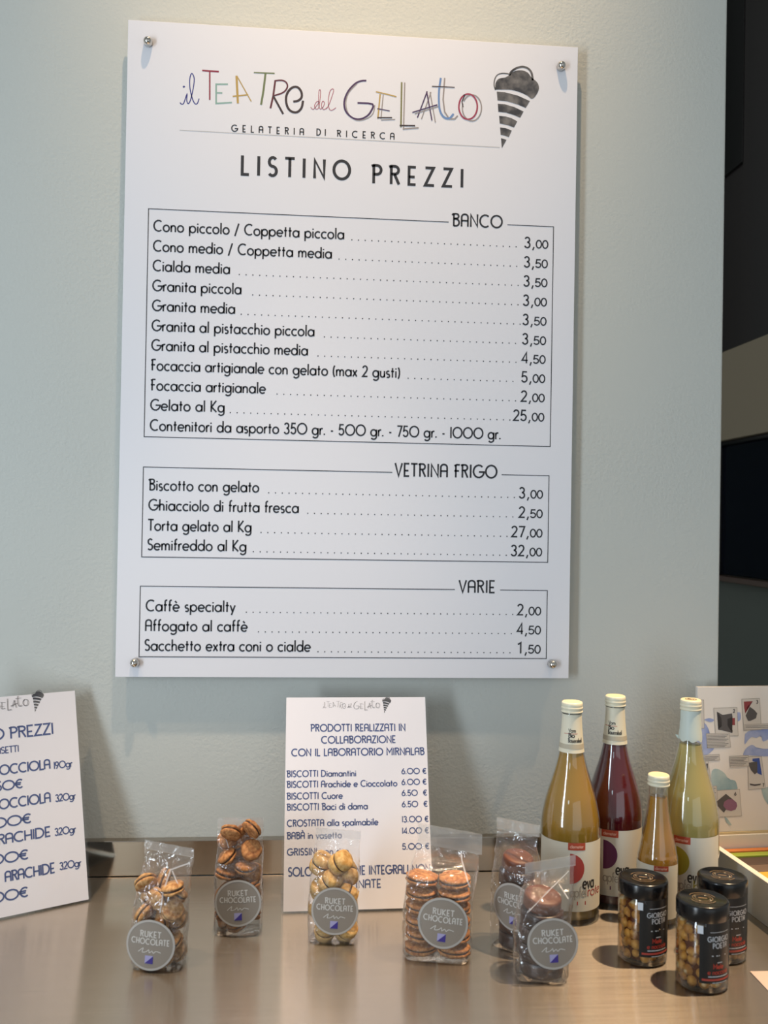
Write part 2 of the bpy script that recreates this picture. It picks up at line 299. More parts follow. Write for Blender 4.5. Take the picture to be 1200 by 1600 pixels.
LIDMAP=dict(
  cards=[[(-12.5, 211), (9.9, 211), (10.5, 167.4), (-11.9, 167.4)], [(27.7, 198), (66.7, 198.3), (68.6, 154.5), (30.8, 154.2)], [(75.9, 211.5), (105.8, 212.3), (108.9, 163.3), (79, 162.6)], [(-8, 120.8), (16, 120.7), (21.3, 87.7), (-1.1, 86.3)], [(27.1, 68.3), (70.5, 69.6), (73.8, 28.5), (30.9, 28.1)], [(86, 120.3), (108.6, 120.2), (115.3, 70.8), (86.7, 69.4)]],
  captions=[[(-12, 174.3), (-5.3, 174.3), (-5, 159.4), (-11.8, 159.4)], [(14.7, 158.1), (53.2, 158.3), (55.6, 137.1), (16.6, 136.1)], [(80.5, 171.1), (128.2, 171.8), (128.3, 164.8), (80.6, 163.8)], [(-4.9, 124.1), (36, 125.2), (36.9, 117), (-4.7, 115.6)], [(53.7, 121.6), (86, 122.2), (87, 106.7), (55.6, 105.3)], [(5.4, 74.7), (31, 76), (32.9, 55.9), (8.9, 54.6)]],
  blue=[[(-10.3, 172), (10.4, 176.6), (20.3, 159.6), (15.7, 138), (27.8, 135.6), (15.9, 125.6), (-8.1, 124.2)], [(10.3, 180.5), (19.9, 182.8), (28, 179.7), (21.6, 176.6)], [(66.5, 191.3), (72.9, 190.5), (73.9, 181.2), (69.9, 177.3), (65.8, 178.1)], [(80.7, 156.4), (92.7, 162.6), (128.3, 164), (128.5, 153.1), (112.4, 143.9), (109, 153.2), (101, 150.1), (92.8, 151.7), (86.4, 147), (80.1, 140.8)], [(77.1, 123.8), (81.8, 133.1), (93, 139.3), (104.4, 133), (128.8, 131.4), (128.9, 120.5)]],
  teal=[[(22.9, 82.3), (23.5, 99.3), (32.3, 103.1), (45.2, 96.1), (51.8, 86.7), (63.1, 83.6), (66.4, 75.8), (64.9, 69.6), (32.8, 68.3)], [(44.6, 28), (49.4, 24.9), (56.8, 14.7), (52.8, 14.8), (47.9, 19.5)], [(108.5, 69.3), (129.6, 70.7), (130, 36.5), (114.4, 52.2)]],
  dark=[[(-13.2, 207.6), (-4.4, 206.8), (-0.4, 201.4), (-3.5, 195.2), (4.6, 192.1), (3.9, 184.4), (-2.5, 185.9), (5.7, 170.5), (-5.6, 173.6), (-7.3, 184.4), (-13, 187.5)], [(32.6, 192.9), (42.4, 187.4), (58.4, 189.8), (59.3, 184.3), (50.5, 181.2), (50.6, 170.4), (59.6, 162.6), (58.8, 158.7), (41.1, 163.4), (34.6, 164.2), (41, 170.4), (40, 182.8)], [(81.9, 185.9), (89, 199.8), (97.1, 194.4), (102, 189), (99.7, 181.2), (90.1, 177.3), (86, 177.3)], [(28.2, 49.8), (47.3, 63.5), (58.7, 54.9), (43.7, 34.2)], [(86.9, 111.3), (101.5, 112.8), (101.7, 95.7), (96.9, 92.7), (91.1, 98.9), (87.8, 105.1)], [(88.2, 78.7), (97.1, 77.1), (107.6, 77.8), (106.8, 75.5), (97.1, 74.3), (89, 75.9)], [(0.1, 111.8), (16.9, 111.7), (17.1, 101.2), (0.2, 101.7)]],
  red=[[(56.9, 182), (63.4, 182.5), (63.5, 171.1), (57.9, 171.2)], [(79.1, 207.9), (94.5, 208.4), (84.9, 199.8), (81.3, 189), (79.3, 199.8)]],
  royal=[[(93.3, 117.5), (105.4, 118.2), (109.5, 91), (101.7, 94.2), (100.7, 111.3), (93.4, 113.6)]],
  mauve=[[(42.7, 45), (44.2, 51.2), (50.6, 55), (58.7, 54.9), (65.2, 49.5), (66.5, 44), (63.7, 38.6), (55.7, 36.4), (47.6, 38.8)]],
)
# ---------------------------------------------------------------- materials
M_wall = mat('grey_green_plaster', '#c6c8c1', 0.82)
def wall_bump(m):
    tc = nd(m, 'ShaderNodeTexCoord')
    a = nd(m, 'ShaderNodeTexNoise'); a.inputs['Scale'].default_value = 150; a.inputs['Detail'].default_value = 5; a.inputs['Roughness'].default_value = .6
    b = nd(m, 'ShaderNodeTexNoise'); b.inputs['Scale'].default_value = 4.0; b.inputs['Detail'].default_value = 3
    c = nd(m, 'ShaderNodeTexVoronoi'); c.inputs['Scale'].default_value = 230
    for n in (a, b, c): lk(m, tc.outputs['Object'], n.inputs['Vector'])
    mr = nd(m, 'ShaderNodeMapRange'); mr.inputs[1].default_value = .38; mr.inputs[2].default_value = .62; mr.inputs[3].default_value = .25; mr.inputs[4].default_value = 1.0
    lk(m, b.outputs[0], mr.inputs[0])
    sm = nd(m, 'ShaderNodeMath', operation='ADD'); ms = nd(m, 'ShaderNodeMath', operation='MULTIPLY'); ms.inputs[1].default_value = .25
    lk(m, c.outputs['Distance'], ms.inputs[0]); lk(m, a.outputs[0], sm.inputs[0]); lk(m, ms.outputs[0], sm.inputs[1])
    mu = nd(m, 'ShaderNodeMath', operation='MULTIPLY'); lk(m, sm.outputs[0], mu.inputs[0]); lk(m, mr.outputs[0], mu.inputs[1])
    bp = nd(m, 'ShaderNodeBump'); bp.inputs['Strength'].default_value = .5; bp.inputs['Distance'].default_value = .0022
    lk(m, mu.outputs[0], bp.inputs['Height']); lk(m, bp.outputs[0], bsdf(m).inputs['Normal'])
wall_bump(M_wall)
M_beige = mat('beige_plaster', '#b3a892', 0.85)
M_lower = mat('lower_grey_paint', '#6d7670', 0.8)
M_floor = mat('floor_tile', '#8b857b', 0.5); M_ceil = mat('ceiling_white', '#d9d7d0', 0.9)
M_darkwood = mat('dark_wood', '#1c1716', 0.35); vary(M_darkwood, '#0c0b0d', '#1d1412', 6, stretch=(1, 1, .08))
M_black = mat('black_lacquer', '#0b0c0f', 0.22)
M_navy = mat('dark_blue_glass', '#0a1222', 0.06)
M_brown = mat('brown_window_frame', '#5a473c', 0.45)
M_board = mat('white_board_laminate', '#e9e8ec', 0.34)
M_edge = mat('board_edge', '#d8dde0', 0.4)
M_ink = mat('board_ink', '#2a2d34', 0.6)
M_rule = mat('board_rule_ink', '#3c3f45', 0.6)
M_faint = mat('faint_rule_ink', '#b9b7b4', 0.6)
LC = {k: mat('logo_' + k, v, 0.6) for k, v in dict(blue='#3f4488', red='#8e2f45', mint='#8fb0a6', gold='#b99a56', green='#6f7b58', maroon='#5f2a3a', dark='#3b3238',
      rose='#b06a78', grey='#9a9290', purple='#46305a', olive='#77784e', sky='#6d8fc0', crimson='#a03a55').items()}
M_cone = mat('cone_ink', '#4a4c50', 0.6); vary(M_cone, '#3a3c42', '#7b7876', 60, .38, .68)
M_chrome = mat('chrome', '#c9c6c0', 0.12, 1.0)
M_acryl = bpy.data.materials.new('clear_acrylic')
M_film = bpy.data.materials.new('clear_film'); M_seal = bpy.data.materials.new('sealed_film'); M_glass = bpy.data.materials.new('clear_glass')
def thin(m, refl=1.0, rough=.03, tint=(1, 1, 1, 1), milk=0.0, milkcol=(.9, .9, .9, 1), bump=None, ior=1.5):
    """a thin clear sheet: mirror reflection at the angle's share, the rest passes straight through"""
    m.use_nodes = True; nt = m.node_tree; nt.nodes.remove(bsdf(m)); out = nt.nodes['Material Output']
    tr = nd(m, 'ShaderNodeBsdfTransparent'); tr.inputs[0].default_value = tint
    gl = nd(m, 'ShaderNodeBsdfGlossy'); gl.inputs['Roughness'].default_value = rough; gl.inputs['Color'].default_value = (1, 1, 1, 1)
    fr = nd(m, 'ShaderNodeFresnel'); ge = nd(m, 'ShaderNodeNewGeometry'); io = nd(m, 'ShaderNodeMapRange'); io.inputs[3].default_value = ior; io.inputs[4].default_value = 1 / ior
    lk(m, ge.outputs['Backfacing'], io.inputs[0]); lk(m, io.outputs[0], fr.inputs['IOR'])
    mu = nd(m, 'ShaderNodeMath', operation='MULTIPLY', use_clamp=True); mu.inputs[1].default_value = refl; lk(m, fr.outputs[0], mu.inputs[0])
    mx = nd(m, 'ShaderNodeMixShader'); lk(m, mu.outputs[0], mx.inputs[0]); lk(m, tr.outputs[0], mx.inputs[1]); lk(m, gl.outputs[0], mx.inputs[2])
    last = mx
    if milk:
        df = nd(m, 'ShaderNodeBsdfTranslucent'); df.inputs[0].default_value = milkcol; d2 = nd(m, 'ShaderNodeBsdfDiffuse'); d2.inputs[0].default_value = milkcol
        m0 = nd(m, 'ShaderNodeMixShader'); lk(m, df.outputs[0], m0.inputs[1]); lk(m, d2.outputs[0], m0.inputs[2]); m0.inputs[0].default_value = .6
        m2 = nd(m, 'ShaderNodeMixShader'); m2.inputs[0].default_value = milk; lk(m, mx.outputs[0], m2.inputs[1]); lk(m, m0.outputs[0], m2.inputs[2]); last = m2
    if bump:
        tc = nd(m, 'ShaderNodeTexCoord'); t = nd(m, 'ShaderNodeTexNoise'); t.inputs['Scale'].default_value = bump[0]; t.inputs['Detail'].default_value = 2.5
        t.inputs['Distortion'].default_value = 1.2
        lk(m, tc.outputs['Object'], t.inputs['Vector']); b = nd(m, 'ShaderNodeBump'); b.inputs['Strength'].default_value = bump[1]; b.inputs['Distance'].default_value = .004
        lk(m, t.outputs[0], b.inputs['Height']); lk(m, b.outputs[0], gl.inputs['Normal'])
    lk(m, last.outputs[0], out.inputs['Surface'])
thin(M_acryl, .55, .04); thin(M_glass, 1.7, .02, tint=(.97, .985, .97, 1))
thin(M_film, 1.8, .07, milk=.035, bump=(70, .9)); thin(M_seal, 2.2, .16, milk=.32, milkcol=(.86, .84, .80, 1), bump=(90, .35))
M_foldglint = bpy.data.materials.new('fold_glint_film'); thin(M_foldglint, 2.2, .12, milk=.55, milkcol=(.86, .90, .95, 1))  # doubled film, its milky blue tint imitating bright reflections along the creases
def steel():
    m = mat('brushed_steel', '#a39c93', 0.30, 1.0, **{'Anisotropic': .93})
    tg = nd(m, 'ShaderNodeCombineXYZ'); tg.inputs[1].default_value = 1.0; lk(m, tg.outputs[0], bsdf(m).inputs['Tangent'])
    tc = nd(m, 'ShaderNodeTexCoord'); mp = nd(m, 'ShaderNodeMapping'); mp.inputs['Scale'].default_value = (6, 700, 700)
    lk(m, tc.outputs['Object'], mp.inputs[0]); t = nd(m, 'ShaderNodeTexNoise'); t.inputs['Scale'].default_value = 1.5; t.inputs['Detail'].default_value = 2
    lk(m, mp.outputs[0], t.inputs['Vector'])
    mr = nd(m, 'ShaderNodeMapRange'); mr.inputs[3].default_value = .19; mr.inputs[4].default_value = .25; lk(m, t.outputs[0], mr.inputs[0]); lk(m, mr.outputs[0], bsdf(m).inputs['Roughness'])
    r = nd(m, 'ShaderNodeValToRGB'); e = r.color_ramp.elements; e[0].position = .3; e[0].color = lin('#bab1a6'); e[1].position = .7; e[1].color = lin('#c2b9ae')
    lk(m, t.outputs[0], r.inputs[0]); lk(m, r.outputs[0], bsdf(m).inputs['Base Color'])
    # broad satin lobe of the fine scratches, over the mirror-like lobe
    g = nd(m, 'ShaderNodeBsdfAnisotropic'); g.inputs['Roughness'].default_value = .52; g.inputs['Color'].default_value = lin('#c2bab0')
    mx = nd(m, 'ShaderNodeMixShader'); mx.inputs[0].default_value = .13; out = m.node_tree.nodes['Material Output']
    lk(m, bsdf(m).outputs[0], mx.inputs[1]); lk(m, g.outputs[0], mx.inputs[2]); lk(m, mx.outputs[0], out.inputs['Surface'])
    return m
M_steel = steel()
M_steel2 = mat('satin_steel_upstand', '#b3aa9f', .09, 1.0)
M_white = mat('white_case_laminate', '#e4ded3', 0.45)

# ---------------------------------------------------------------- room shell
def struct(name, bm, m, **k): return tag(obj(name, bm, m, **k), kind='structure')
struct('floor', BX(-3.2, -4.2, -.97, 2.6, 2.4, -.95), M_floor)
struct('ceiling', BX(-3.2, -2.2, 3.10, 2.6, 2.4, 3.14), M_ceil)
bmw = BX(-3.0, 0, -.95, .6045, .16, 3.10, bevel=.003)
struct('wall_back', bmw, M_wall)
# side wall of the passage beyond the corner: lower paint, window strip, beige plaster band, dark cladding
XS = 1.0
struct('wall_right', BX(XS, .0, -.95, XS + .12, 2.3, 3.10), M_lower)
struct('wall_far', BX(.0, 2.3, -.95, 1.12, 2.4, 3.10), M_lower)
t = struct('trim_1', BX(XS - .030, .0, .763, XS, 2.3, .985), M_beige); t['label'] = 'beige plaster band above the dark window'
t = struct('trim_2', BX(XS - .012, .0, .985, XS, 2.3, 3.10), M_darkwood); t['label'] = 'black cladding above the beige band'
obj('panel', BX(XS - .018, .45, .985, XS - .0121, .722, 3.10, bevel=.001), M_darkwood, t)
obj('panel', BX(XS - .020, .722, 1.44, XS - .0121, 1.1, 3.10, bevel=.001), M_black, t)
win = tag(bpy.data.objects.new('window_1', None), kind='structure'); COL.objects.link(win); win.location = (XS, .9, .59); win['label'] = 'dark blue window with thin brown frame'
def wbox(name, y0, z0, y1, z1, d, m): return obj(name, BX(-d, y0 - .9, z0 - .59, -.0005, y1 - .9, z1 - .59, bevel=.002), m, win)
wbox('pane', .0, .425, 2.2, .757, .004, M_navy); wbox('frame_rail', .0, .410, 2.2, .424, .030, M_brown); wbox('frame_rail', .0, .752, 2.2, .762, .018, M_black)
wbox('frame_stile', .845, .424, .90, .752, .016, mat('grey_brown_frame', '#4a4744', .5)); wbox('frame_stile', 1.50, .424, 1.55, .752, .016, M_brown)

# ---------------------------------------------------------------- steel counter
ct = empty('counter', 'brushed stainless steel counter with a low steel upstand against the wall', 'counter', (0, -.4, -.95))
obj('worktop', BX(-2.2, -.40, .905, .985, .385, .95, bevel=.003), M_steel, ct)
struct('trim_3', BX(-2.2, -.0152, .0002, .585, -.0002, .054, bevel=.0015, seg=2), M_steel2)

obj('front_panel', BX(-2.18, -.36, .08, .965, -.34, .904), M_steel, ct)
obj('plinth', BX(-2.18, -.30, .0, .965, .30, .08), M_black, ct)

# ---------------------------------------------------------------- price board
BZ = .3033; BY = -.022; W2, HB = .350, .9996
bd = empty('price_board', 'large white printed price list board fixed to the wall by four chrome caps', 'price board', (0, BY, BZ))
pb = BX(-W2, .0005, 0, W2, .0055, HB, bevel=.0004, seg=1); obj('panel', pb, M_board, bd)
obj('backing_panel', BX(-W2 + .012, .0056, .012, W2 - .012, .0216, HB - .012), M_edge, bd)
FB = lambda x, y: (x / 1000, .0002, y / 1000)
def price(p, xr, y):
    a, b = p.split(','); out = text(b, xr - 20.5, y, 13.2, x1=xr, w=.155); x = xr - 20.5 - 6.2
    out += [q for q in ribbon([(x + 3.6, y + 2.0), (x + 1.6, y - 3.4)], 2.1)]
    x -= .3
    for ch in reversed(a): x -= 11.6; out += text(ch, x, y, 17.4, x1=x + 10.4, w=.135)
    return out
def dots(x0, x1, y): 
    out = []; x = x0
    while x < x1: out += rect2(x - .8, y - .4, x + .8, y + 1.2); x += 10.35
    return out
blocks = (('counter_price_lettering', ROWS[:11]), ('fridge_price_lettering', ROWS[11:15]), ('extras_price_lettering', ROWS[15:]))
for nm, rows in blocks:
    P = []
    for (t_, x0, x1, y, d, p, xr) in rows:
        P += text(t_, x0, y, 17.3, x1=x1, w=.136, track=.07)
        if p:
            P += price(p, xr, y - 1.2); wd = 50 if len(p) == 5 else 38.5
            P += dots(d + .8, xr - wd - 3.5, y - .6)
    ink(nm, P, M_ink, bd, FB)
for (t_, a, b, h) in HEADS[:3]: ink('section_heading', text(t_, a[0], a[1], h, x1=b[0], w=.135, track=.08), M_ink, bd, FB)
for (t_, a, b, h) in HEADS[3:5]: ink('title_lettering', text(t_, a[0], a[1], h, x1=b[0], w=.15, track=.42), M_ink, bd, FB)
for (t_, a, b, h) in HEADS[5:]: ink('subtitle_lettering', text(t_, a[0], a[1], h, x1=b[0], w=.16, track=.70), M_ink, bd, FB)
for bx_ in BOXES:
    xl = sum(p[0] for p in bx_[1:3]) / 2; xr = sum(p[0] for p in bx_[3:5]) / 2; yb = (bx_[2][1] + bx_[3][1]) / 2; yt = bx_[1][1] * .5 + bx_[4][1] * .5
    ink('price_frame_line', ribbon([(bx_[0][0], yt), (xl, yt), (xl, yb), (xr, yb), (xr, yt), (bx_[5][0], yt)], 1.25), M_rule, bd, FB)
ink('logo_underline', line2(LINE[0][0], LINE[0][1], LINE[1][0], LINE[1][1], .9), M_faint, bd, FB)
def logo(parent, f, wscale=1.0, only=None, shades=None):
    bm = bmesh.new(); mats = list(LC.keys())
    for k, (c, w, pts) in enumerate(LOGO):
        q = pts
        if len(pts) > 6: q = smooth_prof(pts, 3)
        for p in ribbon(q, w * wscale):
            vs = [bm.verts.new(f(a[0], a[1], k)) for a in p]
            bm.faces.new(vs).material_index = mats.index(c)
    return obj('logo_lettering', bm, [(shades or LC[m]) for m in mats], parent)
logo(bd, lambda x, y, k: (x / 1000, .0003 - k * .000008, y / 1000))
def cone(parent, f):
    bm = bmesh.new()
    polys = [list(p) for p in CONE] 
    polys[0] = smooth_prof(polys[0] + polys[0][:1], 3)[:-1]
    for p in polys:
        vs = [bm.verts.new(f(a[0], a[1])) for a in p]; fc = bm.faces.new(vs); bmesh.ops.triangulate(bm, faces=[fc])
    for w, pts in CONE_ARCS:
        for p in ribbon(smooth_prof(pts, 4), w): bm.faces.new([bm.verts.new(f(a[0], a[1])) for a in p])
    return obj('ice_cream_cone_print', bm, M_cone, parent)
cone(bd, FB)
cap0 = None
for (x, y) in PINS:
    if cap0 is None:
        pr = [(.0062, 0), (.0068, .0012), (.0068, .0050)] + [(.0068 * math.cos(R(a)), .0062 + .0072 * math.sin(R(a))) for a in range(5, 90, 12)] + [(.0004, .0136)]
        b = lathe(pr, 28); bmesh.ops.rotate(b, verts=b.verts, cent=(0, 0, 0), matrix=Matrix.Rotation(R(90), 3, 'X'))
        cap0 = obj('screw_cap', b, M_chrome, bd, smooth=True, sharp=40); o = cap0
    else: o = cap0.copy(); COL.objects.link(o)
    o.location = (x / 1000, .0006, y / 1000)
cap0['label'] = 'chrome dome cap'

# ---------------------------------------------------------------- clear sign holders
M_paper = mat('white_paper', '#f6f3f7', 0.7); M_bluein = mat('navy_ink', '#4b5b8c', 0.6); M_greyink = mat('grey_ink', '#34323a', 0.6)
def sign(label, loc, rotz, lean, items):
    r = empty('sign_holder', label, 'sign', loc, (0, 0, rotz))
    tilt = Matrix.Rotation(-lean, 4, 'X')
    def part(name, bm, m, **k):
        bmesh.ops.transform(bm, matrix=tilt, verts=bm.verts); return obj(name, bm, m, r, **k)
    part('front_sheet', BX(-.108, -.0030, .001, .108, -.0015, .301, bevel=.0003, seg=1), M_acryl)
    part('rear_sheet', BX(-.108, .0010, .001, .108, .0030, .301, bevel=.0003, seg=1), M_acryl)
    pp = part('paper_sheet', BX(-.105, -.0005, .003, .105, .0002, .298), M_paper)
    obj('foot', BX(-.108, .0, .0002, .108, .075, .0022, bevel=.0003, seg=1), M_acryl, r)
    f = lambda x, y: tuple(tilt @ Vector((x / 1000, -.0008, y / 1000)))
    P = []
    for it in items['text']: P += it
    ink('lettering', P, M_bluein, pp, f)
    if 'logo' in items:
        s, ox, oy = items['logo']
        g = lambda x, y, k=0: f(ox + x * s, oy + y * s)
        bm = bmesh.new()
        for (c, w, pts) in LOGO:
            for p in ribbon(pts, max(w, 2.2) * s * 3.0): bm.faces.new([bm.verts.new(g(a[0], a[1])) for a in p])
        obj('logo_lettering', bm, M_greyink, pp)
        cone(pp, lambda x, y: g(x, y)).name = 'ice_cream_cone_print'
    return r
# centre sign: positions on the sheet as fractions of the photographed page
def cs(x, y):
    v = (y - 95) / 1078; l = 80 - 18 * v; w = 692 + 46 * v
    return -108 + 216 * (x - l) / w, 300 - 297 * v
def ct_(t_, x0, x1, y, cap, **k): a = cs(x0, y); b = cs(x1, y); return text(t_, a[0], a[1], cap * .276, x1=b[0], track=.06, **k)
L1 = [ct_('PRODOTTI REALIZZATI IN', 205, 665, 285, 38, w=.17), ct_('COLLABORAZIONE', 255, 617, 348, 38, w=.17), ct_('CON IL LABORATORIO MIRNALAB', 112, 757, 413, 38, w=.17)]
for (t_, x1, y, p, px1, py) in (('BISCOTTI Diamantini', 423, 520, '6.OO €', 766, 512), ('BISCOTTI Arachide e Cioccolato', 622, 574, '6.OO €', 766, 568), ('BISCOTTI Cuore', 357, 633, '6.5O  €', 768, 624),
        ('BISCOTTI Baci di dama', 478, 688, '6.5O  €', 770, 681), ('CROSTATA alla spalmabile', 528, 768, 'I3.OO €', 774, 757), ('BABÀ in vasetto', 352, 829, 'I4.OO €', 774, 814), ('GRISSINI con riso', 385, 908, '5.OO €', 776, 892)):
    L1.append(ct_(t_, 90, x1, y, 33, w=.17)); L1.append(ct_(p, 643, px1, py, 30, w=.17))
L1 += [ct_('SOLO CON FARINE INTEGRALI NON', 95, 780, 1008, 42, w=.16), ct_('RAFFINATE', 310, 540, 1072, 40, w=.16)]
lx, ly = cs(440, 165)
sign('clear acrylic holder with a white product price sheet, standing in the middle', (.0165, -.1575, 0), R(1.5), R(20.5), dict(text=L1, logo=(.186, lx - 5, ly - 868 * .186)))
# left sign: distances measured from its right edge
def ls(x, y, ye=None):
    e = 475 + 77 * (y - 45) / 1380; return 108 - (e - x) / 4600 * 1000, 300 - (y - 45 - .11 * (e - x)) / 1380 * 297
def lt(t_, x0, x1, y, cap, **k): a = ls(x0, y); b = ls(x1, y); return text(t_, a[0], b[1], cap / 4.62, x1=b[0], **k)
L2 = [lt('LISTINO PREZZI', -330, 322, 352, 74, w=.15), lt('VASETTI', -72, 100, 468, 42, w=.15), lt('NOCCIOLA', -66, 300, 582, 62, w=.16), lt('I9Ogr', 320, 442, 572, 46, w=.16), lt('7.5O€', -105, 128, 702, 60, w=.16),
      lt('NOCCIOLA', -66, 302, 798, 62, w=.16), lt('32Ogr', 330, 462, 785, 46, w=.16), lt('I5.OO€', -150, 182, 925, 62, w=.16), lt('ARACHIDE', -75, 302, 1015, 62, w=.16), lt('32Ogr', 325, 462, 1000, 46, w=.16),
      lt('I5.OO€', -160, 165, 1148, 62, w=.16), lt('ARACHIDE', 20, 328, 1243, 62, w=.16), lt('32Ogr', 355, 494, 1215, 46, w=.16), lt('I3.OO€', -150, 165, 1375, 62, w=.16)]
c1 = ls(223, 158)
sign('clear acrylic holder with a price sheet at the left edge, cut by the frame', (-.4555, -.157, 0), R(29), R(18), dict(text=L2, logo=(.235, c1[0] - 254 * .235, c1[1] - 873 * .235)))

# ---------------------------------------------------------------- juice bottles
M_cap = mat('cream_metal_cap', '#e4dfc6', 0.35); M_captop = mat('cream_cap_top', '#ecdfb8', 0.4)
M_lab = mat('cream_label_paper', '#ded9c8', 0.6); M_neck = mat('cream_neck_label', '#ddd8c2', 0.55); M_tan = mat('tan_label_band', '#b5ad98', .6)
M_torn = mat('pale_neck_sleeve', '#c9d4cc', 0.5); M_k = mat('label_black', '#1d1b1a', .5); M_lg = mat('label_grey', '#a59d90', .5)
M_tag = mat('red_orange_tag', '#b2492f', .5); M_tagt = mat('tag_lettering', '#e0a58f', .5)
def juice(name, c, trans, rough=.2, sub=0.0):
    m = mat(name, c, rough); b = bsdf(m); b.inputs['Coat Weight'].default_value = .3;  b.inputs['Transmission Weight'].default_value = trans; b.inputs['IOR'].default_value = 1.34
    return m
J1 = juice('golden_cloudy_juice', '#c6983a', .42, .22); J2 = juice('dark_red_juice', '#5c121e', .10, .2); J3 = juice('yellow_cloudy_juice', '#dcc878', .42, .22); J4 = juice('amber_clear_juice', '#eeb04a', .6, .1)
def on_cyl(r, z0=0):
    return lambda x, y: (r * math.sin(x / 1000 / r), -r * math.cos(x / 1000 / r), z0 + y / 1000)
def cyl_patch(name, x0, y0, x1, y1, r, m, parent, nx=16, prof=None):
    bm = bmesh.new(); g = []
    for j in range(2 if not prof else 9):
        yy = y0 + (y1 - y0) * j / (1 if not prof else 8); rr = prof(yy / 1000) if prof else r
        g.append([bm.verts.new(on_cyl(rr)(x0 + (x1 - x0) * i / nx * 1.0, yy)) for i in range(nx + 1)])
    for a, b in zip(g, g[1:]):
        for i in range(nx): bm.faces.new((a[i], a[i+1], b[i+1], b[i]))
    return obj(name, bm, m, parent, smooth=True)
BIG = [(.034, 0), (.0395, .002), (.0410, .008), (.0410, .108), (.0412, .126), (.0398, .141), (.0352, .1637), (.0283, .1861), (.0216, .2085), (.0172, .2291), (.0155, .245), (.0140, .262), (.0132, .276), (.0132, .284)]
SMALL = [(.0225, 0), (.0265, .002), (.0277, .007), (.0277, .083), (.0258, .098), (.0225, .115), (.0185, .132), (.0155, .150), (.0134, .168), (.0126, .180), (.0126, .192)]
def rad_at(prof, z):
    for a, b in zip(prof, prof[1:]):
        if a[1] <= z <= b[1]: return a[0] + (b[0] - a[0]) * (z - a[1]) / max(b[1] - a[1], 1e-9)
    return prof[-1][0]
def cap_parts(r, z, parent, R0=.0148):
    p = [(R0 - .0008, 0), (R0 + .0003, .0006), (R0 + .0003, .0022), (R0 - .0007, .0030), (R0 - .0007, .0046), (R0 + .0003, .0054), (R0 + .0003, .0078), (R0 - .0004, .0086)]
    p += [(R0 - .0002, .0090), (R0 - .0002, .0132), (R0 - .0010, .0146)]
    c = obj('cap', lathe([(a, b + z) for a, b in p], 48), M_cap, parent, smooth=True, sharp=60)
    top = obj('cap_top', lathe([(R0 - .0012, z + .0146), (R0 - .0018, z + .0151), (R0 - .0036, z + .0148), (.0002, z + .0148)], 48, close_bottom=False), M_captop, c, smooth=True)
    return c
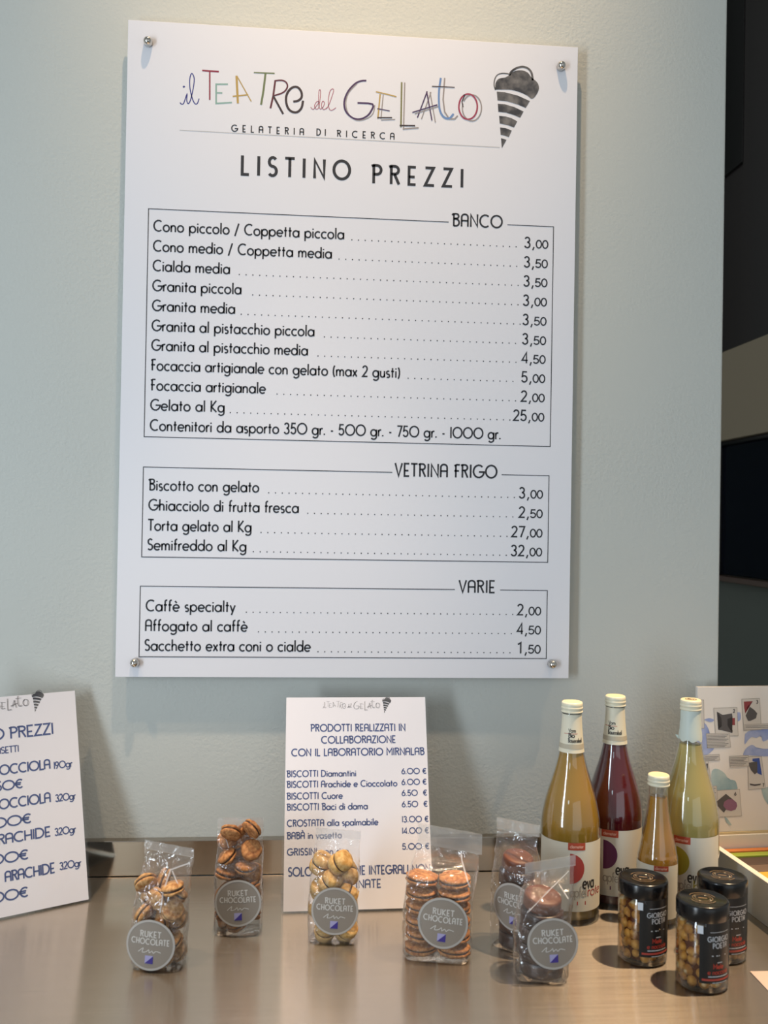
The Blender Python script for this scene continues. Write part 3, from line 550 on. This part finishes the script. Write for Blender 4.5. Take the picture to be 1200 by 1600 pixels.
def bottle(label, loc, rotz, prof, jm, fill, capz, kind, circ=None, fruit=None, neck='label'):
    b = empty('juice_bottle', label, 'bottle', loc, (0, 0, rotz))
    sp = smooth_prof(prof, 4) if kind == 'big' else smooth_prof(prof, 4)
    obj('glass', lathe(sp, 64, close_top=False), M_glass, b, smooth=True)
    lp = [(max(r - .0014, .002), max(z, .004)) for r, z in sp if z <= fill]; lp.append((rad_at(sp, fill) - .0014, fill))
    lp = [(lp[0][0] * .9, .004)] + [q for q in lp if q[1] > .004]
    obj('juice', lathe(lp, 64), jm, b, smooth=True, sharp=50)
    cap_parts(.0132, capz, b)
    r = rad_at(prof, .05) + .0003; R_ = r
    if kind == 'big':
        lb = cyl_patch('label', -62, 20, 62, 113, R_, M_lab, b, 40)
        F = on_cyl(R_ + .0002); F2 = on_cyl(R_ + .0004)
        ink('label_tag', [p for i in range(6) for p in rect2(-12 + i * 4, 103, -8 + i * 4, 113)], M_tag, lb, F)
        ink('tag_lettering', text('demeter', 0, 106, 4.5, w=.2, align='c'), M_tagt, lb, F2)
        D = [((-9, 78 - 20.5 * math.cos(R(a))), (-9 + 20 * math.sin(R(a)), 78 - 20.5 * math.cos(R(a))), (-9 + 20 * math.sin(R(a + 9)), 78 - 20.5 * math.cos(R(a + 9))), (-9, 78 - 20.5 * math.cos(R(a + 9)))) for a in range(0, 180, 9)]
        D2 = []
        for q in D:   # narrow strips so that the half disc follows the bottle
            for k in range(4):
                f0, f1 = k / 4, (k + 1) / 4
                D2.append(((q[0][0] + (q[1][0] - q[0][0]) * f0, q[0][1]), (q[0][0] + (q[1][0] - q[0][0]) * f1, q[0][1]), (q[3][0] + (q[2][0] - q[3][0]) * f1, q[3][1]), (q[3][0] + (q[2][0] - q[3][0]) * f0, q[3][1])))
        ink('fruit_half_disc', D2, circ, lb, F)
        ink('name_lettering', text('eva', 9, 51, 17, x1=28, w=.13, track=.1), M_k, lb, F)
        ink('fruit_lettering', text('apfel', -9, 40, 14, x1=15, w=.10), M_lg, lb, F)
        if fruit: ink('flavour_lettering', text(fruit, 16.5, 40, 14, w=.1) + rect2(1, 29, 14, 34), circ, lb, F)
        pf = lambda z: rad_at(sp, z) + .0005
        if neck == 'label':
            nl = cyl_patch('neck_label', -1, 229, -1 + 2 * math.pi * 1000 * pf(.25), 281, .016, M_neck, b, 36, prof=None)
            nl.data.clear_geometry(); bm = lathe([(pf(.2285 + i * .0524 / 8), .2285 + i * .0524 / 8) for i in range(9)], 40, close_bottom=False, close_top=False); bm.to_mesh(nl.data); bm.free()
            for p_ in nl.data.polygons: p_.use_smooth = True
            bb = obj('neck_band', lathe([(pf(.234) + .0003, .234), (pf(.2405) + .0003, .2405)], 40, close_bottom=False, close_top=False), M_tan, nl, smooth=True)
            def FN(x, y):
                z = y / 1000; rr = pf(z) + .0003; return (rr * math.sin(x / 1000 / .0155), -rr * math.cos(x / 1000 / .0155), z)
            ink('neck_lettering', text('Vom', -8, 257, 5, w=.17) + text('Bio', -8, 250, 6, w=.18) + text('Bauernhof', -8, 243, 6.2, x1=12, w=.13, track=.16), M_k, nl, FN)
            ink('neck_rule', [p for i in range(4) for p in line2(-15 + i * 5, 255, -10 + i * 5, 255, .7)], M_tag, nl, FN)
        else:
            bm = lathe([(pf(.2415 + i * .0425 / 6) + .0004 * (i % 2), .2415 + i * .0425 / 6) for i in range(7)], 40, close_bottom=False, close_top=False)
            for v in bm.verts:
                if v.co.z < .243: v.co.z += .0016 * math.sin(7 * math.atan2(v.co.y, v.co.x)) - .001
            nl = obj('torn_neck_sleeve', bm, M_torn, b, smooth=True)
            tb = bmesh.new(); q = [tb.verts.new(c) for c in ((-.0155, -.006, .246), (-.0195, -.0075, .2465), (-.0165, -.009, .2425), (-.0140, -.0085, .2405))]; tb.faces.new(q)
            obj('torn_flap', tb, M_torn, nl)
            ink('cap_lettering', ring2(0, 0, 7.5, 1.2, 24) + text('BIO', 0, -2.5, 5, w=.25, align='c'), mat('cap_print_brown', '#6b4a3a', .5), b, lambda x, y: (x / 1000, y / 1000, capz + .01505))
    else:
        lb = cyl_patch('label', -40, 14, 40, 86, R_, M_lab, b, 30); F = on_cyl(R_ + .0002); F2 = on_cyl(R_ + .0004)
        ink('label_tag', [p for i in range(6) for p in rect2(1 + i * 3.3, 79, 4.3 + i * 3.3, 86)], M_tag, lb, F)
        ink('tag_lettering', text('demeter', 11, 81, 4, w=.2, align='c'), M_tagt, lb, F2)
        ink('name_lettering', text('eva', 2, 46, 12, x1=16, w=.15), M_k, lb, F)
    return b
C_red = mat('coral_red_print', '#a8403a', .5); C_pur = mat('purple_print', '#5a1f4c', .5); C_yel = mat('olive_yellow_print', '#a79a2c', .5)
bottle('tall bottle of golden cloudy juice, leftmost, with a red half disc', (.3103, -.1772, 0), R(-3.5), BIG, J1, .262, .2825, 'big', C_red, 'rote')
bottle('tall bottle of dark red juice with a purple half disc on its label', (.3888, -.1299, 0), R(-26), BIG, J2, .228, .2820, 'big', C_pur, 'beere')
bottle('tall bottle of pale yellow juice with plain torn neck sleeve, beside the map panel', (.4884, -.1634, 0), R(-37), BIG, J3, .2345, .2830, 'big', C_yel, 'birne', neck='torn')
bottle('small short bottle of amber juice in front of the yellow one', (.4251, -.2073, 0), R(-33), SMALL, J4, .172, .1880, 'small')
# ---------------------------------------------------------------- jars of hazelnuts in honey
M_lidk = mat('black_jar_lid', '#0e1013', 0.22); M_labk = mat('black_jar_label', '#15181b', 0.32); M_ltxt = mat('jar_label_white', '#b9bcc0', .5)
M_lred = mat('jar_label_red', '#a83a2e', .5); M_lband = mat('jar_label_band', '#b4483c', .5); M_gold = mat('lid_gold_print', '#b89a78', .25, .6)
M_tabw = mat('white_seal_tab', '#dfe3e8', .5)
M_nut = mat('hazelnut', '#b58a4e', .38); vary(M_nut, '#a87c4a', '#dcc08c', 70, .35, .65); bsdf(M_nut).inputs['Coat Weight'].default_value = .4
M_honey = mat('honey', '#7a3f10', .06); bsdf(M_honey).inputs['Transmission Weight'].default_value = .8; bsdf(M_honey).inputs['IOR'].default_value = 1.4
random.seed(5)
M_honeyskin = bpy.data.materials.new('honey_surface'); thin(M_honeyskin, .6, .05, tint=(.93, .74, .46, 1), ior=1.4)
M_honey = mat('dark_honey', '#5a2a0c', .15)
JR = .0302
nut_me = None
def nut_mesh():
    b = bmesh.new(); bmesh.ops.create_uvsphere(b, u_segments=10, v_segments=7, radius=.0062)
    for v in b.verts:
        v.co.z *= 1.12; 
        if v.co.z > .004: v.co.x *= .7; v.co.y *= .7
    o = obj('hazelnut', b, M_nut, smooth=True); return o
nut0 = nut_mesh(); nut_first = True
def jar(label, nutlabel, loc, rotz):
    global nut_first
    j = empty('nut_jar', label, 'jar', loc, (0, 0, rotz))
    gp = [(.024, 0), (.0285, .001), (JR, .0035), (JR, .076), (JR - .001, .0795), (JR - .002, .082), (JR - .002, .090)]
    obj('glass', lathe(gp, 64, close_top=False), M_glass, j, smooth=True, sharp=60)
    core = obj('honey', lathe([(.0200, .0025), (JR - .0012, .0040), (JR - .0012, .0735), (.0200, .0755)], 48), M_honeyskin, j, smooth=True, sharp=60)
    obj('honey_core', lathe([(.017, .0045), (.0225, .006), (.0225, .0725), (.017, .074)], 40), M_honey, core, smooth=True)
    lp = [(.0300, .083), (.0306, .0836), (.0306, .0985), (.0300, .1005), (.0286, .1016), (.0268, .1020), (.0262, .1014), (.0002, .1014)]
    ld = obj('lid', lathe(lp, 64), M_lidk, j, smooth=True, sharp=40)
    FL = lambda x, y: (x / 1000, y / 1000, .10155)
    P = ring2(0, 0, 11.5, .7) + ring2(0, 0, 8.6, .5) + ribbon(arc(0, 0, 15.5, 15.5, 20, 160, 24), .9) + ribbon(arc(0, 0, 15.5, 15.5, 205, 335, 24), .9) + rect2(-5, -1.2, 5, 1.2)
    ink('lid_print', P, M_gold, ld, FL)
    for a in (65, 155, 245, 335):  # four shiny beads added to imitate lamp glints on the lid
        bmesh_ = bmesh.new(); bmesh.ops.create_uvsphere(bmesh_, u_segments=12, v_segments=6, radius=.0016)
        for v in bmesh_.verts: v.co.z *= .35
        obj('lid_glint', bmesh_, mat('lid_glint_metal', '#e0cfae', .1, 1.0) if 'lid_glint_metal' not in bpy.data.materials else bpy.data.materials['lid_glint_metal'], ld, smooth=True, loc=(.0095 * math.cos(R(a)), .0095 * math.sin(R(a)), .1015))
    R_ = JR + .0003
    lb = cyl_patch('label', -6, 14, 62, 79, R_, M_labk, j, 30); F = on_cyl(R_ + .0002)
    cyl_patch('collar_label', 2, 76, 52, 84, R_, M_labk, lb, 24)
    ink('seal_tab', rect2(-8.5, 71, -2, 80.5), M_tabw, lb, F)
    P = text('GIORGIO', 3.0, 62.5, 6.0, x1=33, w=.19, track=.16) + text('POETA', 9, 54.8, 6.0, x1=29.5, w=.19, track=.14) + rect2(8, 45.5, 16, 46.8) + rect2(17, 45.5, 28, 46.8) + rect2(15, 37.5, 22, 38.6)
    P += [p for i in range(6) for p in rect2(6 + i * 4.6, 73, 10.6 + i * 4.6, 73.7)] + [p for i in range(6) for p in rect2(4 + i * 4.8, 21.4, 8.6 + i * 4.8, 22.8)] + [p for i in range(5) for p in rect2(9 + i * 4.4, 12.0 + 2.4, 13 + i * 4.4, 13.0 + 2.4)]
    ink('label_lettering', P, M_ltxt, lb, F)
    ink('flavour_lettering', text('Miele', 10, 31, 5.6, w=.2) + text('e nocciole', 3.5, 24.6, 5.6, x1=32, w=.17, track=.06), M_lred, lb, F)
    ink('red_stripe', [p for i in range(10) for p in rect2(-3 + i * 4, 17.2, 1 + i * 4, 19.6)], M_lband, lb, F)
    mw = Matrix.Translation(loc) @ Matrix.Rotation(rotz, 4, 'Z'); n = 0
    for row in range(6):
        z = .0105 + row * .0121; k = 12
        for i in range(k):
            a = 2 * math.pi * (i + .5 * (row % 2)) / k + random.uniform(-.16, .16)
            o = nut0 if nut_first else nut0.copy()
            if not nut_first: COL.objects.link(o)
            nut_first = False
            rr = JR - .0078 + random.uniform(-.0025, .0012)
            o.location = mw @ Vector((rr * math.cos(a), rr * math.sin(a), z + random.uniform(-.0028, .0028)))
            o.rotation_euler = (random.uniform(0, 6), random.uniform(0, 6), random.uniform(0, 6)); s = random.uniform(.88, 1.14); o.scale = (s, s, s)
            tag(o, nutlabel, 'hazelnut', 'hazelnuts ' + nutlabel.split('hazelnut ')[1])
jar('black-lidded jar of hazelnuts in honey, left of the three, before the short bottle', 'peeled brown hazelnut packed in the left jar', (.3662, -.3097, 0), R(-16))
jar('black-lidded jar of hazelnuts in honey, nearest of the three', 'peeled brown hazelnut packed in the nearest jar', (.4143, -.3773, 0), R(-18))
jar('black-lidded jar of hazelnuts in honey, right and rearmost, beside the white case', 'peeled brown hazelnut packed in the jar beside the white case', (.4709, -.3078, 0), R(-19))

# ---------------------------------------------------------------- clear bags of biscuits
M_stk = mat('taupe_sticker', '#8f877d', 0.45); M_ring = mat('sticker_rim', '#b7b3ad', .4); M_stx = mat('sticker_lettering', '#cfccc6', .5)
M_sq1 = mat('lilac_square', '#a9a6d0', .5); M_sq2 = mat('indigo_triangle', '#3a2f86', .5)
M_bis = mat('golden_biscuit', '#b5814a', .75); vary(M_bis, '#a26c3a', '#d6a870', 240, .35, .65); 
M_bis2 = mat('brown_biscuit', '#a56a38', .75); vary(M_bis2, '#915930', '#c78e58', 240, .35, .65)
M_dome = mat('almond_biscuit', '#b98e52', .7); vary(M_dome, '#bd8c48', '#dfb878', 200, .35, .65)
for m_ in (M_bis, M_bis2, M_dome): add_bump(m_, 520, .6, .0012)
M_choc = mat('chocolate_filling', '#3a2013', .4); M_coat = mat('dark_chocolate_coating', '#2e1c17', .32); vary(M_coat, '#25150f', '#3c2721', 50)
M_pale = mat('milk_chocolate_biscuit', '#5e3420', .5)
def smooth01(t): t = max(0.0, min(1.0, t)); return t * t * (3 - 2 * t)
def bag(label, loc, rotz, w, d, h, wt, lean=0.0, tilt=0.0, seal=.013, stick=None, full=.6, seed=0, fold_glints=()):
    b = empty('biscuit_bag', label, 'bag', loc, (0, 0, rotz)); N, Mh = 56, 34; off = Vector((seed * 3.7, seed * 1.3, 0))
    def surf(u, t):
        a = 2 * math.pi * u; e = 2 / (5 - 2.5 * smooth01((t - .3) / .6)); k = smooth01((t - full) / (.985 - seal / h - full))
        c, s = math.cos(a), math.sin(a); cx = math.copysign(abs(c) ** e, c); sy = math.copysign(abs(s) ** e, s)
        rb = .90 + .10 * smooth01(t / .06)
        hw = (w / 2) * (1 - k) + (wt / 2) * k; hd = (d / 2) * (1 - k) + .0006 * k
        x, y = hw * rb * cx, hd * rb * sy
        z = h * t + tilt * x * smooth01((t - .4) / .6) + (.0 if t > .02 else .001 * (1 - abs(cx)))
        p = Vector((x + lean * smooth01((t - .35) / .65), y, z)); am = .0022 * smooth01(t / .1) * (1 - .55 * smooth01((t - .9) / .1))
        nz = noise.noise(Vector((x * 60, y * 60, z * 55)) + off); n2 = abs(noise.noise(Vector((x * 110, y * 110, z * 90)) + off))
        q = Vector((cx, sy, 0)); return p + q * am * (nz - .7 * n2) * (.55 + .9 * k)
    bm = bmesh.new(); g = []
    for j in range(Mh + 1): g.append([bm.verts.new(surf(i / N, j / Mh * (1 - seal / h))) for i in range(N)])
    for a, c in zip(g, g[1:]):
        for i in range(N): bm.faces.new((a[i], a[(i+1) % N], c[(i+1) % N], c[i]))
    bm.faces.new(list(reversed(g[0])))
    obj('film', bm, M_film, b, smooth=True)
    bm = bmesh.new(); t0 = 1 - seal / h; nx = 24; g = []
    for j in range(7):
        z = (t0 + (1 - t0) * j / 6)
        g.append([bm.verts.new((lean + (-.5 + i / nx) * wt * 1.01, .0006 * math.sin(i * .9 + seed) * (j / 6) + (.00035 if j % 2 else -.00035), h * z + tilt * (-.5 + i / nx) * wt)) for i in range(nx + 1)])
    for a, c in zip(g, g[1:]):
        for i in range(nx): bm.faces.new((a[i], a[i+1], c[i+1], c[i]))
    obj('top_seal', bm, M_seal, b, smooth=True)
    for pts, fw in fold_glints:  # pale strips along the film's creases, painting in their bright reflections
        fb = bmesh.new()
        for q in ribbon(pts, fw):
            vs = []
            for (x, z) in q:
                k = smooth01((z / h - full) / (.985 - seal / h - full)); yy = -(d / 2) * (1 - k) - .0006 * k - .0012
                vs.append(fb.verts.new((x, yy, z)))
            fb.faces.new(vs)
        obj('fold_glint', fb, M_foldglint, b, smooth=True)
    if stick:
        sx, sz, sr, roll, yaw = stick
        T = Matrix.Translation((sx, -d / 2 - .0026, sz)) @ Matrix.Rotation(yaw, 4, 'Z') @ Matrix.Rotation(roll, 4, 'Y')
        k = sr / 30.5
        def F(dy):
            def f(x, y):
                X = x * k / 1000; Y = y * k / 1000
                return tuple(T @ Vector((X, (X * X) * 3.0 - dy, Y)))
            return f
        def strips(r, n=14):
            out = []
            for i in range(n):
                xa, xb = -r + 2 * r * i / n, -r + 2 * r * (i + 1) / n; ya, yb = math.sqrt(max(r*r - xa*xa, 0)), math.sqrt(max(r*r - xb*xb, 0))
                for s in range(3):
                    xm0, xm1 = xa + (xb - xa) * s / 3, xa + (xb - xa) * (s + 1) / 3; y0_, y1_ = math.sqrt(max(r*r - xm0**2, 0)), math.sqrt(max(r*r - xm1**2, 0))
                    out.append(((xm0, -y0_), (xm1, -y1_), (xm1, y1_), (xm0, y0_)))
            return out
        st = ink('sticker', strips(30.5, 20), M_stk, b, F(0), smooth=True)
        ink('sticker_rim', ring2(0, 0, 29, 2.4, 48), M_ring, st, F(.0002))
        P = text('RUKET', -13, 9.5, 7.2, x1=13, w=.18, track=.12) + text('CHOCOLATE', -23.5, .8, 7.0, x1=23.5, w=.18, track=.14)
        P += ribbon(smooth_prof([(-14, -9), (-8, -4), (-9, -9), (-4, -8), (-1, -5.5), (0, -9), (3, -6.5), (5, -9), (8, -6.5), (14, -8)], 3), .9)
        ink('sticker_lettering', P, M_stx, st, F(.0002))
        ink('square_emblem', rect2(-5, -22, 5, -12.5), M_sq1, st, F(.0002)); ink('triangle_emblem', [((-5, -22), (5, -22), (5, -12.5))], M_sq2, st, F(.00035))
    return b
def pack(n, w, d, r, seed, top):
    """settle n balls of radius r in a w x d box"""
    rnd = random.Random(seed); P = [Vector((rnd.uniform(-w/2 + r, w/2 - r), rnd.uniform(-d/2 + r, d/2 - r), r + (top - r) * (i + .5) / n)) for i in range(n)]
    for it in range(260):
        for p in P: p.z -= .00028
        for _ in range(2):
            for i in range(n):
                for j in range(i + 1, n):
                    dd = P[i] - P[j]; L = dd.length or 1e-6
                    if L < 2 * r: m = dd * ((2 * r - L) / L / 2); P[i] += m; P[j] -= m
            for p in P:
                p.x = max(-w/2 + r, min(w/2 - r, p.x)); p.y = max(-d/2 + r, min(d/2 - r, p.y)); p.z = max(r + .001, p.z)
    return P
def half(rad, th, up, m, name='biscuit_half', dome=.45, n=22, jag=.0):
    s = 1 if up else -1; rr = random.Random(3)
    pr = [(rad * .97, .0012), (rad, th * .22 + .0008), (rad * .98, th * .5), (rad * .86, th * (.62 + .3 * dome)), (rad * .6, th * (.80 + .2 * dome)), (rad * .3, th * .97), (.0003, th)]
    b = lathe([(a, z) for a, z in pr], n, close_bottom=True)
    for v in b.verts:
        q = noise.noise(v.co * 260); v.co.x *= 1 + jag * q; v.co.y *= 1 + jag * q; v.co.z += jag * .012 * q
        if not up: v.co.z = -v.co.z
    if not up: bmesh.ops.reverse_faces(b, faces=b.faces)
    return b
def sandwich(label, group, rad, th, m, dome, fill=True, jag=.08, cat='biscuit'):
    e = empty('sandwich_biscuit', label, cat, group=group)
    obj('biscuit_half', half(rad, th, True, m, dome=dome, jag=jag), m, e, smooth=True); obj('biscuit_half', half(rad, th, False, m, dome=dome, jag=jag), m, e, smooth=True)
    if fill: obj('chocolate_filling', lathe([(rad * .9, -.0013), (rad * .965, 0), (rad * .9, .0013)], 20), M_choc, e, smooth=True)
    return e
def clone(e):
    c = e.copy(); COL.objects.link(c)
    for ch in list(e.children):
        k = ch.copy(); COL.objects.link(k); k.parent = c
    return c
def fill_bag(bagloc, rotz, first, poses):
    mw = Matrix.Translation(bagloc) @ Matrix.Rotation(rotz, 4, 'Z')
    for i, (p, rot) in enumerate(poses):
        o = first if i == 0 else clone(first)
        o.location = mw @ Vector(p); o.rotation_euler = rot
rn = random.Random(11)
def rrot(): return (rn.uniform(0, 3.1), rn.uniform(-.9, .9), rn.uniform(0, 6.2))
# bag 1, nearest on the left
l1, r1 = (-.2355, -.2965, 0), R(-8)
bag('clear bag of small brown biscuits, leftmost, round sticker low on its front', l1, r1, .064, .046, .146, .061, lean=.009, tilt=-.15, seal=.011, stick=(-.005, .0335, 30.5, R(3), R(-3)), seed=1, full=.52,
    fold_glints=(([(.006, .072), (.008, .095), (.013, .118)], .0018), ([(.013, .117), (.024, .121), (.036, .125)], .0016), ([(.015, .116), (.022, .106), (.027, .100)], .0014)))
s1 = sandwich('small round brown sandwich biscuit in the leftmost bag', 'biscuits in the leftmost bag', .0138, .0074, M_bis, .3)
fill_bag(l1, r1, s1, [(p, rrot()) for p in pack(20, .058, .043, .0118, 4, .12)])
l2, r2 = (-.1470, -.2080, 0), R(-3)
bag('clear bag of small brown biscuits, second from left, standing upright', l2, r2, .063, .044, .149, .060, lean=.001, tilt=.0, seal=.014, stick=(.002, .0455, 30.5, R(-2), 0), seed=2, full=.56,
    fold_glints=(([(-.019, .132), (-.012, .126)], .0022), ([(-.020, .128), (-.013, .112)], .0012)))
s2 = sandwich('small round brown sandwich biscuit in the second bag from left', 'biscuits in the second bag from left', .0138, .0074, M_bis2, .3)
fill_bag(l2, r2, s2, [(p, rrot()) for p in pack(22, .057, .040, .0118, 9, .13)])
l3, r3 = (-.0222, -.2370, 0), R(-5)
bag('clear bag of round almond biscuits, third from left, before the middle sign', l3, r3, .065, .046, .142, .058, lean=.005, tilt=-.06, seal=.012, stick=(.003, .0455, 30.5, R(2), R(-2)), seed=3, full=.56)
s3 = sandwich('ball shaped almond sandwich biscuit in the third bag from left', 'ball shaped biscuits in the third bag', .0138, .0132, M_dome, 1.0, jag=.03)
fill_bag(l3, r3, s3, [(p, (rn.uniform(-.5, .9), rn.uniform(-.9, .9), rn.uniform(0, 6))) for p in pack(11, .063, .045, .0140, 21, .12)])
l4, r4 = (.1075, -.2905, 0), R(-12)
bag('wide clear bag holding two stacks of sandwich biscuits, fourth from left', l4, r4, .087, .050, .160, .080, lean=.014, tilt=-.12, seal=.026, stick=(.008, .0520, 31.5, R(4), R(-2)), seed=4, full=.62,
    fold_glints=(([(.030, .122), (.038, .104), (.041, .098)], .0018), ([(.028, .130), (.030, .122)], .0016)))
s4 = sandwich('large round sandwich biscuit stacked in the wide bag', 'large biscuits stacked in the wide bag', .0205, .0082, M_bis2, .25, jag=.10)
fill_bag(l4, r4, s4, [((sx, rn.uniform(-.001, .001), .0095 + i * .0172), (rn.uniform(-.06, .06), rn.uniform(-.10, .10) + (.10 if (i == 5 and sx > 0) else -.08 if i == 5 else 0), rn.uniform(0, 6))) for sx in (-.0205, .0208) for i in range(6)])
def choc(label, group, m, rad=.026, th=.0095):
    b = lathe([(rad * .5, -th), (rad * .90, -th), (rad * .985, -th * .82), (rad, -th * .5), (rad, th * .5), (rad * .985, th * .82), (rad * .90, th), (rad * .5, th * 1.02), (.0004, th * 1.02)], 40)
    for v in b.verts: q = noise.noise(v.co * 120); v.co.x *= 1 + .035 * q; v.co.y *= 1 + .035 * q
    for f in b.faces: f.smooth = True
    return tag(obj('chocolate_biscuit', b, m, smooth=True), label, 'biscuit', group)
def cstack(loc, rz, where, grp, rad, n, topm):
    mw = Matrix.Translation(loc) @ Matrix.Rotation(rz, 4, 'Z'); f = choc('round biscuit coated in dark chocolate, stacked in ' + where, grp, M_coat, rad)
    for i in range(n):
        o = f if i == 0 else f.copy()
        if i: COL.objects.link(o)
        o.location = mw @ Vector((rn.uniform(-.0012, .0012), 0, .0112 + i * .0194)); o.rotation_euler = (rn.uniform(-.03, .03), rn.uniform(-.03, .03), rn.uniform(0, 6))
    t = choc('reddish brown biscuit on top of the stack in ' + where, None, topm, rad * .86, .0085); t.location = mw @ Vector((.001, -.001, .0112 + n * .0194)); t.rotation_euler = (R(10), R(5), 0)
l5, r5 = (.2140, -.2680, 0), R(-42)
bag('clear bag of chocolate biscuits standing behind another one', l5, r5, .060, .050, .160, .062, lean=.000, tilt=.03, seal=.015, stick=(.010, .060, 30.0, R(0), 0), seed=5, full=.6)
cstack(l5, r5, 'the rear chocolate bag', 'chocolate biscuits in the rear bag', .0230, 5, M_pale)
l6, r6 = (.2265, -.3440, 0), R(-10)
bag('clear bag of chocolate biscuits with a round sticker, nearest and rightmost of the bags', l6, r6, .066, .056, .139, .060, lean=.010, tilt=.22, seal=.013, stick=(.012, .0500, 30.5, R(-4), R(6)), seed=6, full=.62,
    fold_glints=(([(-.018, .085), (.006, .105), (.032, .126)], .0010), ([(.020, .112), (.030, .100)], .0012)))
cstack(l6, r6, 'the nearest chocolate bag', 'chocolate biscuits in the nearest bag', .0262, 4, M_pale)

# ---------------------------------------------------------------- white display case with open lid
cz = R(4.5)
case = empty('display_case', 'open white display case with a map printed inside its raised lid', 'display case', (.5560, -.033, 0), (0, 0, cz))
CW, CD, CH, TH = .36, .27, .060, .010
def cb(name, *a, m=M_white): return obj(name, BX(*a, bevel=.0006, seg=2), m, case)
cb('left_side', 0, -CD, .0, TH, 0, CH); cb('right_side', CW - TH, -CD, 0, CW, 0, CH); cb('back_side', TH + .0002, -TH, 0, CW - TH - .0002, 0, CH); cb('front_side', TH + .0002, -CD, 0, CW - TH - .0002, -CD + TH, CH)
cb('base', TH + .0002, -CD + TH + .0002, .0005, CW - TH - .0002, -TH - .0002, .006)
lid = obj('lid', BX(0, -.0, .0, CW, .007, .228, bevel=.0006, seg=2), mat('white_lid_laminate', '#e6dfd6', .4), case, loc=(0, -.006, CH + .004), rot=(R(-2.0), 0, 0))
cb('hinge_strip', .02, -.007, CH + .0002, CW - .02, -.0005, CH + .0038, m=mat('pale_hinge', '#cdb98f', .5))
# lid print: measured in millimetres from the case's rear left corner
MP = {k: mat('map_' + k, v, .6) for k, v in dict(blue='#8f9fc8', teal='#93aeb2', cards='#cfc9c0', captions='#c9c3ba', dark='#54504f', red='#8c3a3c', royal='#3a529a', mauve='#8a5f78', shade='#a8a097').items()}
for k in ('blue', 'teal'): vary(MP[k], *(('#7f91c4', '#b3bcd8') if k == 'blue' else ('#7fa2ae', '#b0c2bf')), 28, .35, .65)
def FLd(dy):
    return lambda x, y: ((x - 3) / 1000 + 0, -.0003 - dy, max(.001, min(.226, (y - 4 + 4) / 1000)))
def clip(p): return [(max(2, min(350, x + 3)), y - 4) for x, y in p]
for k in ('blue', 'teal'):
    for p in LIDMAP[k]: ink('sea_print', [smooth_prof([*clip(p), clip(p)[0]], 3)[:-1]], MP[k], lid, FLd(0))
def edge(p, g=.8): cx = sum(q[0] for q in p) / 4; cy = sum(q[1] for q in p) / 4; return [(x + math.copysign(g, x - cx), y + math.copysign(g, y - cy)) for x, y in p]
for p in LIDMAP['cards']: c_ = ink('picture_card_print', [clip(p)], MP['cards'], lid, FLd(.0002)); ink('card_edge_print', [edge(clip(p))], MP['shade'], lid, FLd(.00012))
CAPT = []
for p in LIDMAP['captions']: CAPT.append(ink('caption_print', [clip(p)], MP['captions'], lid, FLd(.0003))); ink('card_edge_print', [edge(clip(p))], MP['shade'], lid, FLd(.00025))
for p in LIDMAP['captions']:
    P = []
    q = clip(p); x0, x1 = q[0][0] + 1, q[1][0] - 1; y1, y0 = q[0][1], q[3][1]; y = y1 - 2
    i = 0
    while y > y0 + 1: P += rect2(x0, y - .35, x1 - (3 * (i % 3)), y + .35); y -= 2.3; i += 1
    ink('caption_lines_print', P, MP['dark'], lid, FLd(.0004))
for k, dd in (('red', .0003), ('royal', .0003), ('dark', .0004), ('mauve', .0005)):
    for p in LIDMAP[k]: ink({'red': 'red_patch_print', 'royal': 'blue_patch_print', 'dark': 'sketch_print', 'mauve': 'mauve_disc_print'}[k], [clip(p)], MP[k], lid, FLd(dd))
for t_, x, y in (('1', 4.7, 205.3), ('2', 61.9, 193.6), ('3', 102.1, 207.6), ('8', 16.9, 93.1), ('6', 63.4, 63.4), ('7', 111.7, 75.5)): ink('card_number_print', text(t_, x + 3, y - 7, 5.5, w=.2, align='c'), MP['dark'], lid, FLd(.0005))
for nm, lab, c, y0, y1, zt in (('tea_packet', 'orange flat packet at the back of the white case', '#cc7a3c', -.024, -.0135, .040), ('tea_packet', 'lime green flat packet in the white case', '#94a63c', -.040, -.0252, .038),
        ('tea_packet', 'dark brown flat packet in the white case', '#4a3a33', -.070, -.0412, .036), ('tea_packet', 'grey brown flat packet in the white case', '#6a574a', -.098, -.0712, .036), ('tea_packet', 'yellow flat packet at the front of the white case', '#d2a63c', -.165, -.0992, .036)):
    o = obj(nm, BX(.0125, y0, .0065, CW - .0125, y1, zt, bevel=.001), mat(lab.split(' flat')[0].replace(' ', '_') + '_card', c, .5), None, loc=(.5560, -.033, 0), rot=(0, 0, cz)); tag(o, lab, 'packet', 'packets in the white case')
# small printed card at the right edge
b = BX(0, -.09, 0, .09, 0, .0006); lf = obj('leaflet', b, mat('pink_white_card', '#cdb9ae', .6), None, loc=(.4862, -.3535, .0003), rot=(0, 0, R(-1)))
tag(lf, 'small pinkish white card lying on the counter at the right edge', 'card')
bm2 = [[(12, -5), (16, -4), (20, -6), (17, -8), (13, -8)]]
